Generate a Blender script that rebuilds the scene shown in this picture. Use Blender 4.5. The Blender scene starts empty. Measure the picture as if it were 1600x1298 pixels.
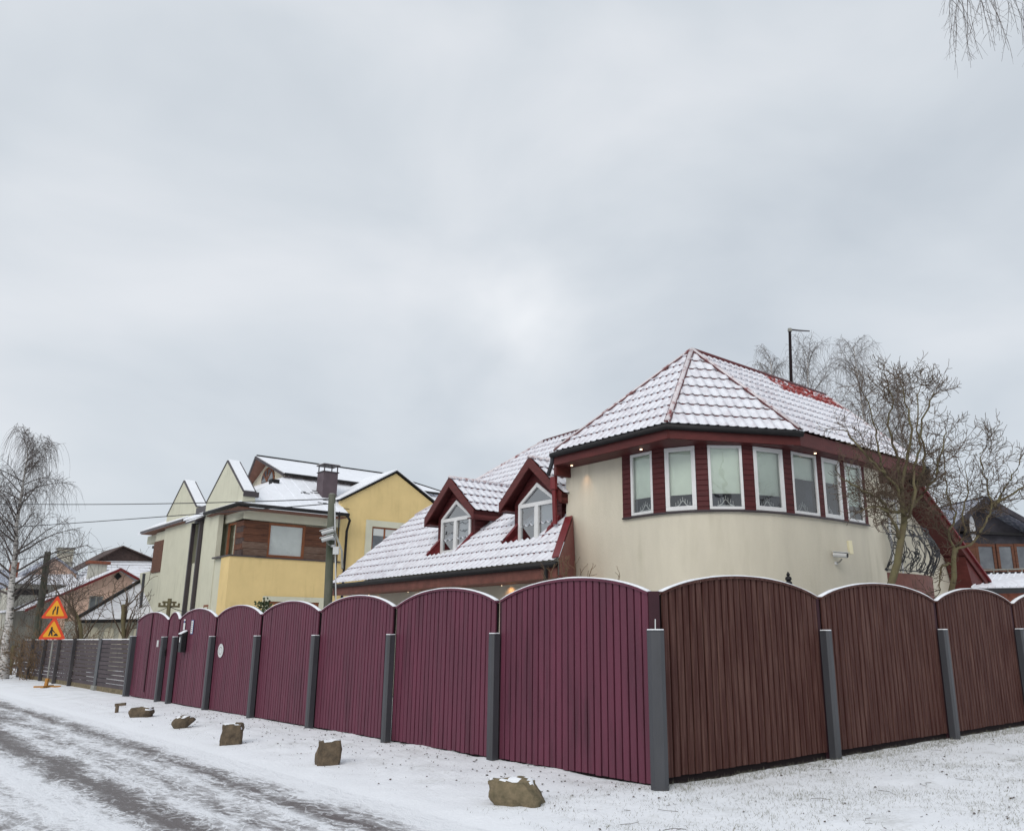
import bpy, bmesh, math, random
from mathutils import Vector, Matrix, noise
random.seed(7)
R = math.radians
scene = bpy.context.scene
col = scene.collection
# ------------------------------------------------------------------ camera
F = 1286.0; PITCH = math.atan(341 / F); EYE = 1.6; CX = 870.0; SL = .0088
cd = bpy.data.cameras.new('camera'); cam = bpy.data.objects.new('camera', cd); col.objects.link(cam)
cam.location = (0, 0, EYE); cam.rotation_euler = (R(90) + PITCH, 0, 0)
cd.sensor_fit = 'HORIZONTAL'; cd.sensor_width = 36; cd.lens = 36 * F / 1600
cd.shift_x = -(CX - 800) / 1600
cd.clip_start = .05; cd.clip_end = 3000
scene.camera = cam
# ------------------------------------------------------------------ world
SUN_EL, SUN_AZ = 36, 200
w = bpy.data.worlds.new("World"); scene.world = w; w.use_nodes = True
nt = w.node_tree; nt.nodes.clear()
def N(nt, t, **k):
    n = nt.nodes.new(t)
    for a, v in k.items():
        if a[0] == 'i' and a[1:].isdigit(): n.inputs[int(a[1:])].default_value = v
        else: setattr(n, a, v)
    return n
out = N(nt, 'ShaderNodeOutputWorld'); bg = N(nt, 'ShaderNodeBackground'); bg.inputs[1].default_value = 1.18
sky = N(nt, 'ShaderNodeTexSky', sky_type='NISHITA', sun_disc=False, sun_elevation=R(SUN_EL), sun_rotation=R(SUN_AZ))
skm = N(nt, 'ShaderNodeVectorMath', operation='SCALE'); skm.inputs[3].default_value = .10
nt.links.new(sky.outputs[0], skm.inputs[0])
tc = N(nt, 'ShaderNodeTexCoord')
mp = N(nt, 'ShaderNodeMapping'); mp.inputs[3].default_value = (1, 1, 1.9); mp.inputs[1].default_value = (.35, .1, 0)
nt.links.new(tc.outputs[0], mp.inputs[0])
n1 = N(nt, 'ShaderNodeTexNoise'); n1.inputs['Scale'].default_value = 2.3; n1.inputs['Detail'].default_value = 5; n1.inputs['Roughness'].default_value = .47
n1.inputs['Distortion'].default_value = .3
nt.links.new(mp.outputs[0], n1.inputs['Vector'])
cr = N(nt, 'ShaderNodeValToRGB')
e = cr.color_ramp.elements
e[0].position = .34; e[0].color = (.50, .545, .595, 1)
e[1].position = .67; e[1].color = (.68, .705, .74, 1)
x = e.new(.50); x.color = (.585, .625, .668, 1)
nt.links.new(n1.outputs[0], cr.inputs[0])
# the thin place in the cloud where the light comes through
dt = N(nt, 'ShaderNodeVectorMath', operation='DOT_PRODUCT')
dv = Vector((-.055, .925, .372)).normalized(); dt.inputs[1].default_value = dv
nrm = N(nt, 'ShaderNodeVectorMath', operation='NORMALIZE'); nt.links.new(tc.outputs[0], nrm.inputs[0]); nt.links.new(nrm.outputs[0], dt.inputs[0])
mr = N(nt, 'ShaderNodeMapRange', interpolation_type='LINEAR'); mr.inputs[1].default_value = .978; mr.inputs[2].default_value = 1; mr.inputs[4].default_value = 1
nt.links.new(dt.outputs['Value'], mr.inputs[0])
pw = N(nt, 'ShaderNodeMath', operation='POWER'); pw.inputs[1].default_value = 9; nt.links.new(mr.outputs[0], pw.inputs[0])
pk = N(nt, 'ShaderNodeMath', operation='MULTIPLY'); pk.inputs[1].default_value = .62; nt.links.new(pw.outputs[0], pk.inputs[0])
n2 = N(nt, 'ShaderNodeTexNoise'); n2.inputs['Scale'].default_value = 4.5; n2.inputs['Detail'].default_value = 4
nt.links.new(tc.outputs[0], n2.inputs['Vector'])
mu = N(nt, 'ShaderNodeMath', operation='MULTIPLY'); nt.links.new(pk.outputs[0], mu.inputs[0]); nr_ = N(nt, 'ShaderNodeMapRange'); nr_.inputs[1].default_value = .30; nr_.inputs[2].default_value = .85; nt.links.new(n2.outputs[0], nr_.inputs[0]); nt.links.new(nr_.outputs[0], mu.inputs[1])
m1 = N(nt, 'ShaderNodeMix', data_type='RGBA'); nt.links.new(mu.outputs[0], m1.inputs[0]); nt.links.new(cr.outputs[0], m1.inputs[6]); m1.inputs[7].default_value = (1.25, 1.22, 1.2, 1)
m2 = N(nt, 'ShaderNodeMix', data_type='RGBA'); m2.inputs[0].default_value = .94
nt.links.new(skm.outputs[0], m2.inputs[6]); nt.links.new(m1.outputs[2], m2.inputs[7])
nt.links.new(m2.outputs[2], bg.inputs[0]); nt.links.new(bg.outputs[0], out.inputs[0])
# ------------------------------------------------------------------ sun behind cloud
sd = bpy.data.lights.new('sun', 'SUN'); sd.energy = 1.65; sd.angle = R(40); sd.color = (1, .96, .9)
so = bpy.data.objects.new('sun', sd); col.objects.link(so)
so.rotation_euler = (R(90 - SUN_EL), 0, R(180 - SUN_AZ) )
scene.view_settings.view_transform = 'Standard'; scene.view_settings.look = 'None'
scene.view_settings.exposure = 0; scene.view_settings.gamma = 1
# ------------------------------------------------------------------ street frame: a runs along the street, b away from it
AX = Vector((-.66, .7513, 0)); BX = Vector((.7513, .66, 0)); AX.normalize(); BX.normalize()
FR = math.atan2(BX.y, BX.x)
def W(a, b, z=0): return AX * a + BX * b + Vector((0, 0, z))
def zg(p): return SL * max(-60, min(60, p[0]))
def WG(a, b, dz=0):
    p = W(a, b); p.z = zg(p) + dz; return p
def ray(x, y):
    v = (649 - y) / F
    return Vector(((x - CX) / F, math.cos(PITCH) - v * math.sin(PITCH), math.sin(PITCH) + v * math.cos(PITCH)))
def ab(p): return (p.x * AX.x + p.y * AX.y, p.x * BX.x + p.y * BX.y)
def onA(x, y, a):
    r = ray(x, y); k = a / (r.x * AX.x + r.y * AX.y); return r * k + Vector((0, 0, EYE))
def onB(x, y, b):
    r = ray(x, y); k = b / (r.x * BX.x + r.y * BX.y); return r * k + Vector((0, 0, EYE))
def onY(x, y, Y):
    r = ray(x, y); return r * (Y / r.y) + Vector((0, 0, EYE))
def onZ(x, y, z):
    r = ray(x, y); return r * ((z - EYE) / r.z) + Vector((0, 0, EYE))
# ------------------------------------------------------------------ materials
MATS = {}
def mat(name, c, rough=.8, var=.12, scale=3., bump=0., bscale=30., c2=None, metal=0., spec=.3, stretch=(1, 1, 1), det=4, thr=None, coords='Object'):
    """colour c varied by noise (towards c2 when given)"""
    m = bpy.data.materials.new(name); m.use_nodes = True; nt = m.node_tree
    p = nt.nodes['Principled BSDF']; p.inputs['Roughness'].default_value = rough; p.inputs['Metallic'].default_value = metal
    p.inputs['Specular IOR Level'].default_value = spec
    tc = N(nt, 'ShaderNodeTexCoord'); mp = N(nt, 'ShaderNodeMapping'); mp.inputs[3].default_value = stretch
    nt.links.new(tc.outputs[coords], mp.inputs[0])
    n = N(nt, 'ShaderNodeTexNoise'); n.inputs['Scale'].default_value = scale; n.inputs['Detail'].default_value = det; n.inputs['Roughness'].default_value = .6
    nt.links.new(mp.outputs[0], n.inputs['Vector'])
    r = N(nt, 'ShaderNodeMapRange'); r.inputs[1].default_value = .3 if thr is None else thr[0]; r.inputs[2].default_value = .7 if thr is None else thr[1]
    nt.links.new(n.outputs[0], r.inputs[0])
    mx = N(nt, 'ShaderNodeMix', data_type='RGBA'); nt.links.new(r.outputs[0], mx.inputs[0])
    if c2 is None:
        mx.inputs[6].default_value = (*[v * (1 - var) for v in c], 1); mx.inputs[7].default_value = (*[min(1, v * (1 + var)) for v in c], 1)
    else:
        mx.inputs[6].default_value = (*c, 1); mx.inputs[7].default_value = (*c2, 1)
    nt.links.new(mx.outputs[2], p.inputs['Base Color'])
    if bump:
        nb = N(nt, 'ShaderNodeTexNoise'); nb.inputs['Scale'].default_value = bscale; nb.inputs['Detail'].default_value = 5
        nt.links.new(mp.outputs[0], nb.inputs['Vector'])
        b = N(nt, 'ShaderNodeBump'); b.inputs['Strength'].default_value = bump; b.inputs['Distance'].default_value = .02
        nt.links.new(nb.outputs[0], b.inputs['Height']); nt.links.new(b.outputs[0], p.inputs['Normal'])
    MATS[name] = m; return m
def srgb(r, g, b):
    return tuple(((v / 255) / 12.92 if v / 255 < .04045 else ((v / 255 + .055) / 1.055) ** 2.4) for v in (r, g, b))
snow = mat('snow', (.80, .82, .86), .75, .04, 6, .35, 60, spec=.2)
roof_snow = mat('roof_snow', (.72, .735, .785), .7, .06, 5, .25, 50, c2=(.54, .51, .55), thr=(.46, .80), det=7)
tile_red = mat('tile_red', (.095, .024, .026), .45, .25, 20, .1, 60)
ridge_mat = mat('ridge_mat', (.62, .58, .60), .6, 0, 6, .2, 40, c2=(.2, .05, .05), thr=(.50, .66), det=5, stretch=(1, 1, 1))
tile_crest = mat('thin_snow_rib_shade', (.66, .665, .715), .7, .06, 5, .25, 50, c2=(.46, .42, .46), thr=(.42, .75), det=6)  # crests tinted greyer: thinner snow, with the rib shading put into the colour
tile_thin = mat('tile_thin', (.25, .035, .03), .5, .2, 7, .1, 60, c2=(.66, .62, .66), thr=(.53, .62), det=6)
cream = mat('cream_render', (.60, .56, .455), .92, .06, 1.1, .35, 90, det=8)
tower_r = mat('tower_render', (.62, .575, .47), .93, .10, .8, .5, 80, det=10, stretch=(1.4, 1.4, .35))
def streaks(m, dark=.72, sc=5.):
    """rain streaks and grime: a vertically stretched noise darkening the render in places"""
    nt = m.node_tree; p = nt.nodes['Principled BSDF']; src = p.inputs['Base Color'].links[0].from_socket
    tc = N(nt, 'ShaderNodeTexCoord'); mp = N(nt, 'ShaderNodeMapping'); mp.inputs[3].default_value = (1, 1, .12); nt.links.new(tc.outputs['Object'], mp.inputs[0])
    n = N(nt, 'ShaderNodeTexNoise'); n.inputs['Scale'].default_value = sc; n.inputs['Detail'].default_value = 6; nt.links.new(mp.outputs[0], n.inputs[0])
    n2 = N(nt, 'ShaderNodeTexNoise'); n2.inputs['Scale'].default_value = .7; nt.links.new(tc.outputs['Object'], n2.inputs[0])
    a = N(nt, 'ShaderNodeMapRange'); a.inputs[1].default_value = .5; a.inputs[2].default_value = .78; nt.links.new(n.outputs[0], a.inputs[0])
    b = N(nt, 'ShaderNodeMapRange'); b.inputs[1].default_value = .42; b.inputs[2].default_value = .62; nt.links.new(n2.outputs[0], b.inputs[0])
    c = N(nt, 'ShaderNodeMath', operation='MULTIPLY'); nt.links.new(a.outputs[0], c.inputs[0]); nt.links.new(b.outputs[0], c.inputs[1])
    x = N(nt, 'ShaderNodeMix', data_type='RGBA', blend_type='MULTIPLY'); nt.links.new(c.outputs[0], x.inputs[0]); nt.links.new(src, x.inputs[6]); x.inputs[7].default_value = (dark, dark, dark * .97, 1)
    nt.links.new(x.outputs[2], p.inputs['Base Color'])
streaks(tower_r, .84); 
yellow = mat('yellow_render', (.68, .515, .245), .93, .06, 1.3, .3, 60, det=8)
cream2 = mat('pale_render', (.56, .55, .44), .93, .06, 1.2, .3, 60, det=8)
redwood = mat('red_wood', (.085, .018, .018), .55, .22, 3, .25, 30, stretch=(1, 1, 6), det=6)
redwood2 = mat('red_wood_board', (.095, .020, .018), .5, .2, 3, .2, 30, stretch=(1, 1, 4))
redmetal = mat('red_flashing', (.15, .017, .02), .4, .12, 5)
brownred = mat('brown_red_fascia', (.155, .058, .044), .6, .25, 5, .2, 30)
gut = mat('dark_gutter', (.016, .015, .016), .6, .2, 5, spec=.25)
white = mat('white_frame', (.66, .66, .66), .35, .05, 6, spec=.5)
blind = mat('blind', (.80, .87, .77), .9, .05, 3)
blind_w = mat('blind_white', (.55, .56, .55), .9, .08, 3)
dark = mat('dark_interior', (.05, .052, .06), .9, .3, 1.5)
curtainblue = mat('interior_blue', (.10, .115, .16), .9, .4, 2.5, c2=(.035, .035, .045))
maroon = mat('maroon_fence_paint', (.126, .028, .053), .55, 0, 1.8, .45, 16, c2=(.084, .022, .039), stretch=(2.5, 2.5, .35), det=7, spec=.35)
fbrown = mat('brown_fence_stain', (.052, .0145, .0105), .7, 0, 6, .7, 30, c2=(.130, .066, .052), stretch=(4, 4, .22), det=10, thr=(.44, .74))
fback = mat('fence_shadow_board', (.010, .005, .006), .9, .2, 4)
fback2 = mat('fence_inner_post', (.035, .01, .016), .7, .2, 4)
postgrey = mat('grey_post_metal', (.046, .048, .055), .45, .12, 3, .1, 25, spec=.5, stretch=(1, 1, .4))
concrete = mat('concrete', (.23, .23, .21), .9, .2, 3, .4, 20)
postdark = mat('fence_post_grey', (.065, .06, .063), .7, .2, 3)
slatgrey = mat('grey_brown_slats', (.062, .048, .053), .7, .2, 3, .3, 20)
woodbrown = mat('brown_boards', (.16, .065, .035), .7, 0, 3, .4, 14, c2=(.07, .03, .02), stretch=(1, 1, 7), det=7)
woodgrey = mat('weathered_boards', (.19, .13, .10), .85, 0, 4, .5, 14, c2=(.10, .055, .04), stretch=(1, 1, 7), det=7)
woodframe = mat('orange_wood_frame', (.21, .072, .03), .5, .15, 3)
eavebrown = mat('brown_soffit', (.20, .10, .075), .7, .15, 3)
darkmetal = mat('dark_brown_metal', (.05, .04, .045), .45, .15, 3, spec=.5)
iron = mat('wrought_iron', (.018, .018, .022), .5, .2, 8, spec=.5)
polewood = mat('mossy_pole', (.135, .135, .11), .9, 0, 4, .5, 20, c2=(.055, .068, .045), stretch=(1, 1, .3), det=6)
bark = mat('tree_bark', (.11, .085, .055), .95, 0, 6, .7, 30, c2=(.15, .135, .07), det=6)
twig = mat('twig', (.095, .068, .048), .95, .25, 6)
twigold = mat('mossy_branch', (.15, .13, .06), .95, .25, 6)
birchbark = mat('birch_bark', (.52, .50, .48), .85, 0, 5, .3, 30, c2=(.05, .045, .04), stretch=(1, 1, 3), thr=(.5, .62))
birchtwig = mat('birch_twig', (.10, .085, .08), .95, .2, 6)
birchfar = mat('far_birch_twig', (.17, .155, .15), .95, .2, 6)  # paler copy of the birch twig colour, the paling of distance put in
bushmat = mat('bush_twigs', (.15, .10, .06), .95, .35, 3)
stone = mat('stone', (.23, .18, .115), .95, 0, 9, 1., 24, c2=(.085, .075, .045), det=8)
stone2 = mat('brown_stone', (.16, .12, .08), .95, 0, 11, 1., 28, c2=(.07, .055, .04), det=8)
grassm = mat('grass_blades', (.20, .195, .15), .9, .35, 5)
leafm = mat('dead_leaf', (.06, .04, .03), .9, .4, 8)
signred = mat('sign_red', (.55, .05, .015), .4, .06, 3)
signyel = mat('sign_yellow', (.66, .30, .015), .4, .06, 3)
black = mat('black', (.015, .015, .017), .5, .1, 3)
plastic = mat('white_plastic', (.55, .56, .56), .4, .06, 3)
orange = mat('orange_metal', (.42, .20, .05), .6, .2, 8)
bluemat = mat('blue_stripe', (.06, .14, .36), .5, .1, 3)
pinkr = mat('pink_render', (.60, .42, .33), .93, .16, 1.2, .3, 40, det=7)
greyr = mat('grey_render', (.40, .39, .34), .93, .3, .9, .3, 40, det=7)
brickred = mat('brick_red', (.22, .075, .045), .9, .3, 5)
slate = mat('dark_slate', (.045, .042, .05), .8, .35, 3, .2, 20)
darkroof = mat('brown_roof', (.075, .05, .045), .8, .3, 5, .3, 10)
greyroof = mat('snow_dusted_roof', (.20, .22, .28), .8, 0, 8, .1, 10, c2=(.6, .62, .68), thr=(.45, .7), det=6)
evergreen = mat('evergreen_leaf', (.045, .065, .03), .9, .3, 5)
lampglass = bpy.data.materials.new('lamp_glass'); lampglass.use_nodes = True
lp = lampglass.node_tree.nodes['Principled BSDF']; lp.inputs['Emission Color'].default_value = (1, .72, .45, 1); lp.inputs['Emission Strength'].default_value = 3
def glass_mat(name, tint=(.9, .95, .95), gl=.22, rough=.02):
    m = bpy.data.materials.new(name); m.use_nodes = True; nt = m.node_tree; nt.nodes.clear()
    o = N(nt, 'ShaderNodeOutputMaterial'); mx = N(nt, 'ShaderNodeMixShader'); t = N(nt, 'ShaderNodeBsdfTransparent'); g = N(nt, 'ShaderNodeBsdfGlossy')
    t.inputs[0].default_value = (*tint, 1); g.inputs['Roughness'].default_value = rough
    fr = N(nt, 'ShaderNodeFresnel'); fr.inputs[0].default_value = 1.5
    ad = N(nt, 'ShaderNodeMath', operation='ADD', use_clamp=True); ad.inputs[1].default_value = gl; nt.links.new(fr.outputs[0], ad.inputs[0])
    nt.links.new(ad.outputs[0], mx.inputs[0]); nt.links.new(t.outputs[0], mx.inputs[1]); nt.links.new(g.outputs[0], mx.inputs[2])
    nz = N(nt, 'ShaderNodeTexNoise'); nz.inputs['Scale'].default_value = 1.8; tcn = N(nt, 'ShaderNodeTexCoord'); nt.links.new(tcn.outputs['Object'], nz.inputs['Vector'])
    b = N(nt, 'ShaderNodeBump'); b.inputs['Strength'].default_value = .25; b.inputs['Distance'].default_value = .03
    nt.links.new(nz.outputs[0], b.inputs['Height']); nt.links.new(b.outputs[0], g.inputs['Normal'])
    nt.links.new(mx.outputs[0], o.inputs[0]); return m
glass = glass_mat('window_glass', (.95, .98, .97), .10)
glass2 = glass_mat('window_glass_reflective', (.8, .85, .9), .34)
# dark board lines for cladding: horizontal boards of given pitch
def board_mat(name, c, pitch, c2=None, axis=2):
    m = mat(name, c, .6, .2, 3, 0, 20, c2=c2, stretch=(1, 1, 4)); nt = m.node_tree; p = nt.nodes['Principled BSDF']
    tc = N(nt, 'ShaderNodeTexCoord'); sx = N(nt, 'ShaderNodeSeparateXYZ'); nt.links.new(tc.outputs['Object'], sx.inputs[0])
    d = N(nt, 'ShaderNodeMath', operation='DIVIDE'); d.inputs[1].default_value = pitch; nt.links.new(sx.outputs[axis], d.inputs[0])
    f = N(nt, 'ShaderNodeMath', operation='FRACT'); nt.links.new(d.outputs[0], f.inputs[0])
    q = N(nt, 'ShaderNodeMath', operation='PINGPONG'); q.inputs[1].default_value = .5; nt.links.new(f.outputs[0], q.inputs[0])
    g = N(nt, 'ShaderNodeMapRange'); g.inputs[2].default_value = .09; nt.links.new(q.outputs[0], g.inputs[0])
    b = N(nt, 'ShaderNodeBump'); b.inputs['Strength'].default_value = 1; b.inputs['Distance'].default_value = .015
    nt.links.new(g.outputs[0], b.inputs['Height']); nt.links.new(b.outputs[0], p.inputs['Normal']); return m
clad = board_mat('red_cladding', (.075, .014, .015), .105)
streaks(yellow, .8); streaks(cream2, .75); streaks(maroon, .7, 9); streaks(postgrey, .7, 9)
# ------------------------------------------------------------------ mesh builder (world coordinates)
class MB:
    def __init__(s): s.v = []; s.f = []; s.m = []
    def add(s, vs, fs, mi=0):
        o = len(s.v); s.v += [Vector(p) for p in vs]; s.f += [[i + o for i in f] for f in fs]; s.m += [mi] * len(fs); return s
    def box(s, p, ux, uy, uz, mi=0):
        p, ux, uy, uz = map(Vector, (p, ux, uy, uz))
        vs = [p, p + ux, p + ux + uy, p + uy]; vs += [q + uz for q in vs]
        fs = [(0, 3, 2, 1), (4, 5, 6, 7), (0, 1, 5, 4), (1, 2, 6, 5), (2, 3, 7, 6), (3, 0, 4, 7)]
        if ux.cross(uy).dot(uz) < 0: fs = [f[::-1] for f in fs]
        return s.add(vs, fs, mi)
    def fb(s, a0, a1, b0, b1, z0, z1, mi=0):
        return s.box(W(a0, b0, z0), BX * (b1 - b0), AX * (a1 - a0), Vector((0, 0, z1 - z0)), mi)
    def prism(s, poly, ext, mi=0):
        poly = [Vector(p) for p in poly]; ext = Vector(ext); n = len(poly)
        nn = Vector((0, 0, 0))
        for i in range(n): nn += poly[i].cross(poly[(i + 1) % n])
        if nn.dot(ext) > 0: poly = poly[::-1]
        vs = poly + [p + ext for p in poly]
        fs = [tuple(range(n)), tuple(range(2 * n - 1, n - 1, -1))] + [(i, i + n, (i + 1) % n + n, (i + 1) % n) for i in range(n)]
        return s.add(vs, fs, mi)
    def bar(s, p, q, w, h, up=(0, 0, 1), mi=0):
        p, q = Vector(p), Vector(q); d = (q - p); u = Vector(up); sd = d.cross(u).normalized(); u2 = sd.cross(d).normalized()
        return s.box(p - sd * w / 2 - u2 * h / 2, d, sd * w, u2 * h, mi)
    def tube(s, pts, rad, n=6, mi=0, cap=True):
        pts = [Vector(p) for p in pts]; o = len(s.v); L = len(pts)
        if not hasattr(rad, '__len__'): rad = [rad] * L
        for i, p in enumerate(pts):
            d = (pts[min(i + 1, L - 1)] - pts[max(i - 1, 0)])
            if d.length < 1e-9: d = Vector((0, 0, 1))
            d.normalize(); ref = Vector((0, 0, 1)) if abs(d.z) < .8 else Vector((1, .3, 0))
            if i and n < 5: ref = pref
            pref = ref
            x = d.cross(ref).normalized(); y = d.cross(x)
            for k in range(n):
                t = 2 * math.pi * k / n; s.v.append(p + (x * math.cos(t) + y * math.sin(t)) * rad[i])
        for i in range(L - 1):
            for k in range(n):
                k2 = (k + 1) % n; s.f.append([o + i * n + k, o + (i + 1) * n + k, o + (i + 1) * n + k2, o + i * n + k2]); s.m.append(mi)
        if cap and n > 3:
            s.f.append([o + k for k in range(n)]); s.f.append([o + (L - 1) * n + k for k in range(n - 1, -1, -1)]); s.m += [mi, mi]
        return s
    def lathe(s, c, prof, n=16, mi=0):
        c = Vector(c); o = len(s.v)
        for r, z in prof:
            for k in range(n):
                t = 2 * math.pi * k / n; s.v.append(c + Vector((r * math.cos(t), r * math.sin(t), z)))
        for i in range(len(prof) - 1):
            for k in range(n):
                k2 = (k + 1) % n; s.f.append([o + i * n + k, o + i * n + k2, o + (i + 1) * n + k2, o + (i + 1) * n + k]); s.m.append(mi)
        s.f.append([o + k for k in range(n - 1, -1, -1)]); s.f.append([o + (len(prof) - 1) * n + k for k in range(n)]); s.m += [mi, mi]
        return s
    def build(s, name, mats, parent=None, smooth=False, bevel=0, loc=None, kind=None):
        if not isinstance(mats, (list, tuple)): mats = [mats]
        if loc is None:
            if parent is not None: loc = WM[parent.name].translation.copy()
            else:
                xs = [p.x for p in s.v]; ys = [p.y for p in s.v]; loc = Vector(((min(xs) + max(xs)) / 2, (min(ys) + max(ys)) / 2, min(p.z for p in s.v)))
        rot = Matrix.Rotation(FR, 4, 'Z')
        M = Matrix.Translation(loc) @ rot; Mi = M.inverted()
        me = bpy.data.meshes.new(name); me.from_pydata([Mi @ p for p in s.v], [], s.f)
        for m_ in mats: me.materials.append(m_)
        if len(mats) > 1: me.polygons.foreach_set('material_index', s.m)
        if smooth: me.polygons.foreach_set('use_smooth', [True] * len(me.polygons))
        me.update()
        o = bpy.data.objects.new(name, me); col.objects.link(o)
        if parent is not None: o.parent = parent; o.matrix_basis = WM[parent.name].inverted() @ M
        else: o.matrix_basis = M
        MW(o)
        if bevel:
            bm = bmesh.new(); bm.from_mesh(me)
            bmesh.ops.bevel(bm, geom=[x for x in bm.edges if len(x.link_faces) == 2 and x.calc_face_angle(0) > .5], offset=bevel, segments=2, profile=.6, affect='EDGES')
            bm.to_mesh(me); bm.free()
        if kind: o['kind'] = kind
        return o
WM = {}
def MW(o):
    WM[o.name] = (WM[o.parent.name] @ o.matrix_basis) if o.parent else o.matrix_basis.copy()
def thing(name, loc, label, cat, group=None):
    o = bpy.data.objects.new(name, None); col.objects.link(o); o.empty_display_size = .2
    o.matrix_basis = Matrix.Translation(Vector(loc)) @ Matrix.Rotation(FR, 4, 'Z'); MW(o)
    o['label'] = label; o['category'] = cat
    if group: o['group'] = group
    return o
def tag(o, label, cat, group=None):
    o['label'] = label; o['category'] = cat
    if group: o['group'] = group
    return o
def copytree(o, parent=None):
    c = o.copy(); col.objects.link(c)
    if parent is not None: c.parent = parent
    for ch in list(o.children): copytree(ch, c)
    return c
UP = Vector((0, 0, 1))
# ------------------------------------------------------------------ tiled roof facet
def facet(poly, name, parent, lam=.19, row=.38, amp=.021, step=.024, res=8, rcut=-.15, crest=True, mats=None, off=.03, holes=(), thin=None):
    """poly[0]->poly[1] is the eave; the sheet is a pressed tile profile, stepped every row, clipped to poly"""
    poly = [Vector(p) for p in poly]; p0 = poly[0]; u = (poly[1] - p0).normalized()
    n = None
    for q in poly[2:]:
        n = u.cross(q - p0)
        if n.length > .1: break
    n.normalize()
    if n.z < 0: n = -n
    s = n.cross(u).normalized()
    if s.z < 0: s = -s
    us = [(q - p0).dot(u) for q in poly]; ws = [(q - p0).dot(s) for q in poly]
    u0, u1, w1 = min(us) - .05, max(us) + .05, max(ws) + .05
    nu = int((u1 - u0) / lam * res) + 1; nr = int(w1 / row) + 1
    bm = bmesh.new(); prev = None
    for r in range(nr):
        lines = []
        for fr in (0., .25, .6, 1.):
            ln = []
            for i in range(nu + 1):
                uu = u0 + (u1 - u0) * i / nu
                ph = 2 * math.pi * uu / lam
                h = amp * (math.cos(ph) + .25 * math.cos(2 * ph)) + step * (1 - fr) + off
                wv = (r + fr) * row - (.018 * math.cos(ph) if fr == 0 else 0)
                if fr == 0: h += .006
                ln.append(bm.verts.new(p0 + u * uu + s * wv + n * h))
            lines.append(ln)
        if prev:
            for i in range(nu):
                f = bm.faces.new((prev[i], prev[i + 1], lines[0][i + 1], lines[0][i])); f.material_index = 1 if math.cos(2 * math.pi * (u0 + (u1 - u0) * (i + .5) / nu) / lam) < rcut else 0
        for k in range(3):
            for i in range(nu):
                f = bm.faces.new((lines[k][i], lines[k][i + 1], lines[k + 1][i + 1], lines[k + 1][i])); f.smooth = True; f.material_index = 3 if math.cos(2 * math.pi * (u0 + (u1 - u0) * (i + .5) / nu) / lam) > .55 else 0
        prev = lines[-1]
    c = sum(poly, Vector()) / len(poly)
    for i in range(len(poly)):
        a, b = poly[i], poly[(i + 1) % len(poly)]
        if (b - a).length < 1e-4: continue
        if i == 0: continue
        pn = (b - a).cross(n).normalized()
        if (c - a).dot(pn) > 0: pn = -pn
        bmesh.ops.bisect_plane(bm, geom=bm.verts[:] + bm.edges[:] + bm.faces[:], plane_co=a, plane_no=pn, clear_outer=True, dist=1e-5)
    for h in holes:                                    # h: convex plan polygon in (a, b)
        hp = [W(*q) for q in h]; hc = sum(hp, Vector()) / len(hp); pl = []
        for i in range(len(hp)):
            a, b = hp[i], hp[(i + 1) % len(hp)]; pn = (b - a).cross(UP).normalized()
            if (hc - a).dot(pn) > 0: pn = -pn
            pl.append((a, pn))
            bmesh.ops.bisect_plane(bm, geom=bm.verts[:] + bm.edges[:] + bm.faces[:], plane_co=a, plane_no=pn, dist=1e-5)
        bmesh.ops.delete(bm, geom=[f for f in bm.faces if all((f.calc_center_median() - a).dot(pn) < 0 for a, pn in pl)], context='FACES')
    if thin:
        for f in bm.faces:
            if f.material_index in (0, 3) and thin(f.calc_center_median()): f.material_index = 2
    if n.dot(bm.faces[:][0].normal if bm.faces else n) < 0: bmesh.ops.reverse_faces(bm, faces=bm.faces[:])
    M = WM[parent.name].copy(); bm.transform(M.inverted())
    me = bpy.data.meshes.new(name); bm.to_mesh(me); bm.free()
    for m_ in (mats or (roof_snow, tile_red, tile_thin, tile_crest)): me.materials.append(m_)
    o = bpy.data.objects.new(name, me); col.objects.link(o); o.parent = parent; MW(o)
    return o
def capline(mb, pts, r=.07, mi=0, n=8, lift=.05):
    mb.tube([Vector(p) + UP * lift for p in pts], r, n, mi)
# flat snow slab roof facet
def slab(mb, poly, th=.08, mi=0):
    mb.prism(poly, (0, 0, -th), mi)
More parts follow.
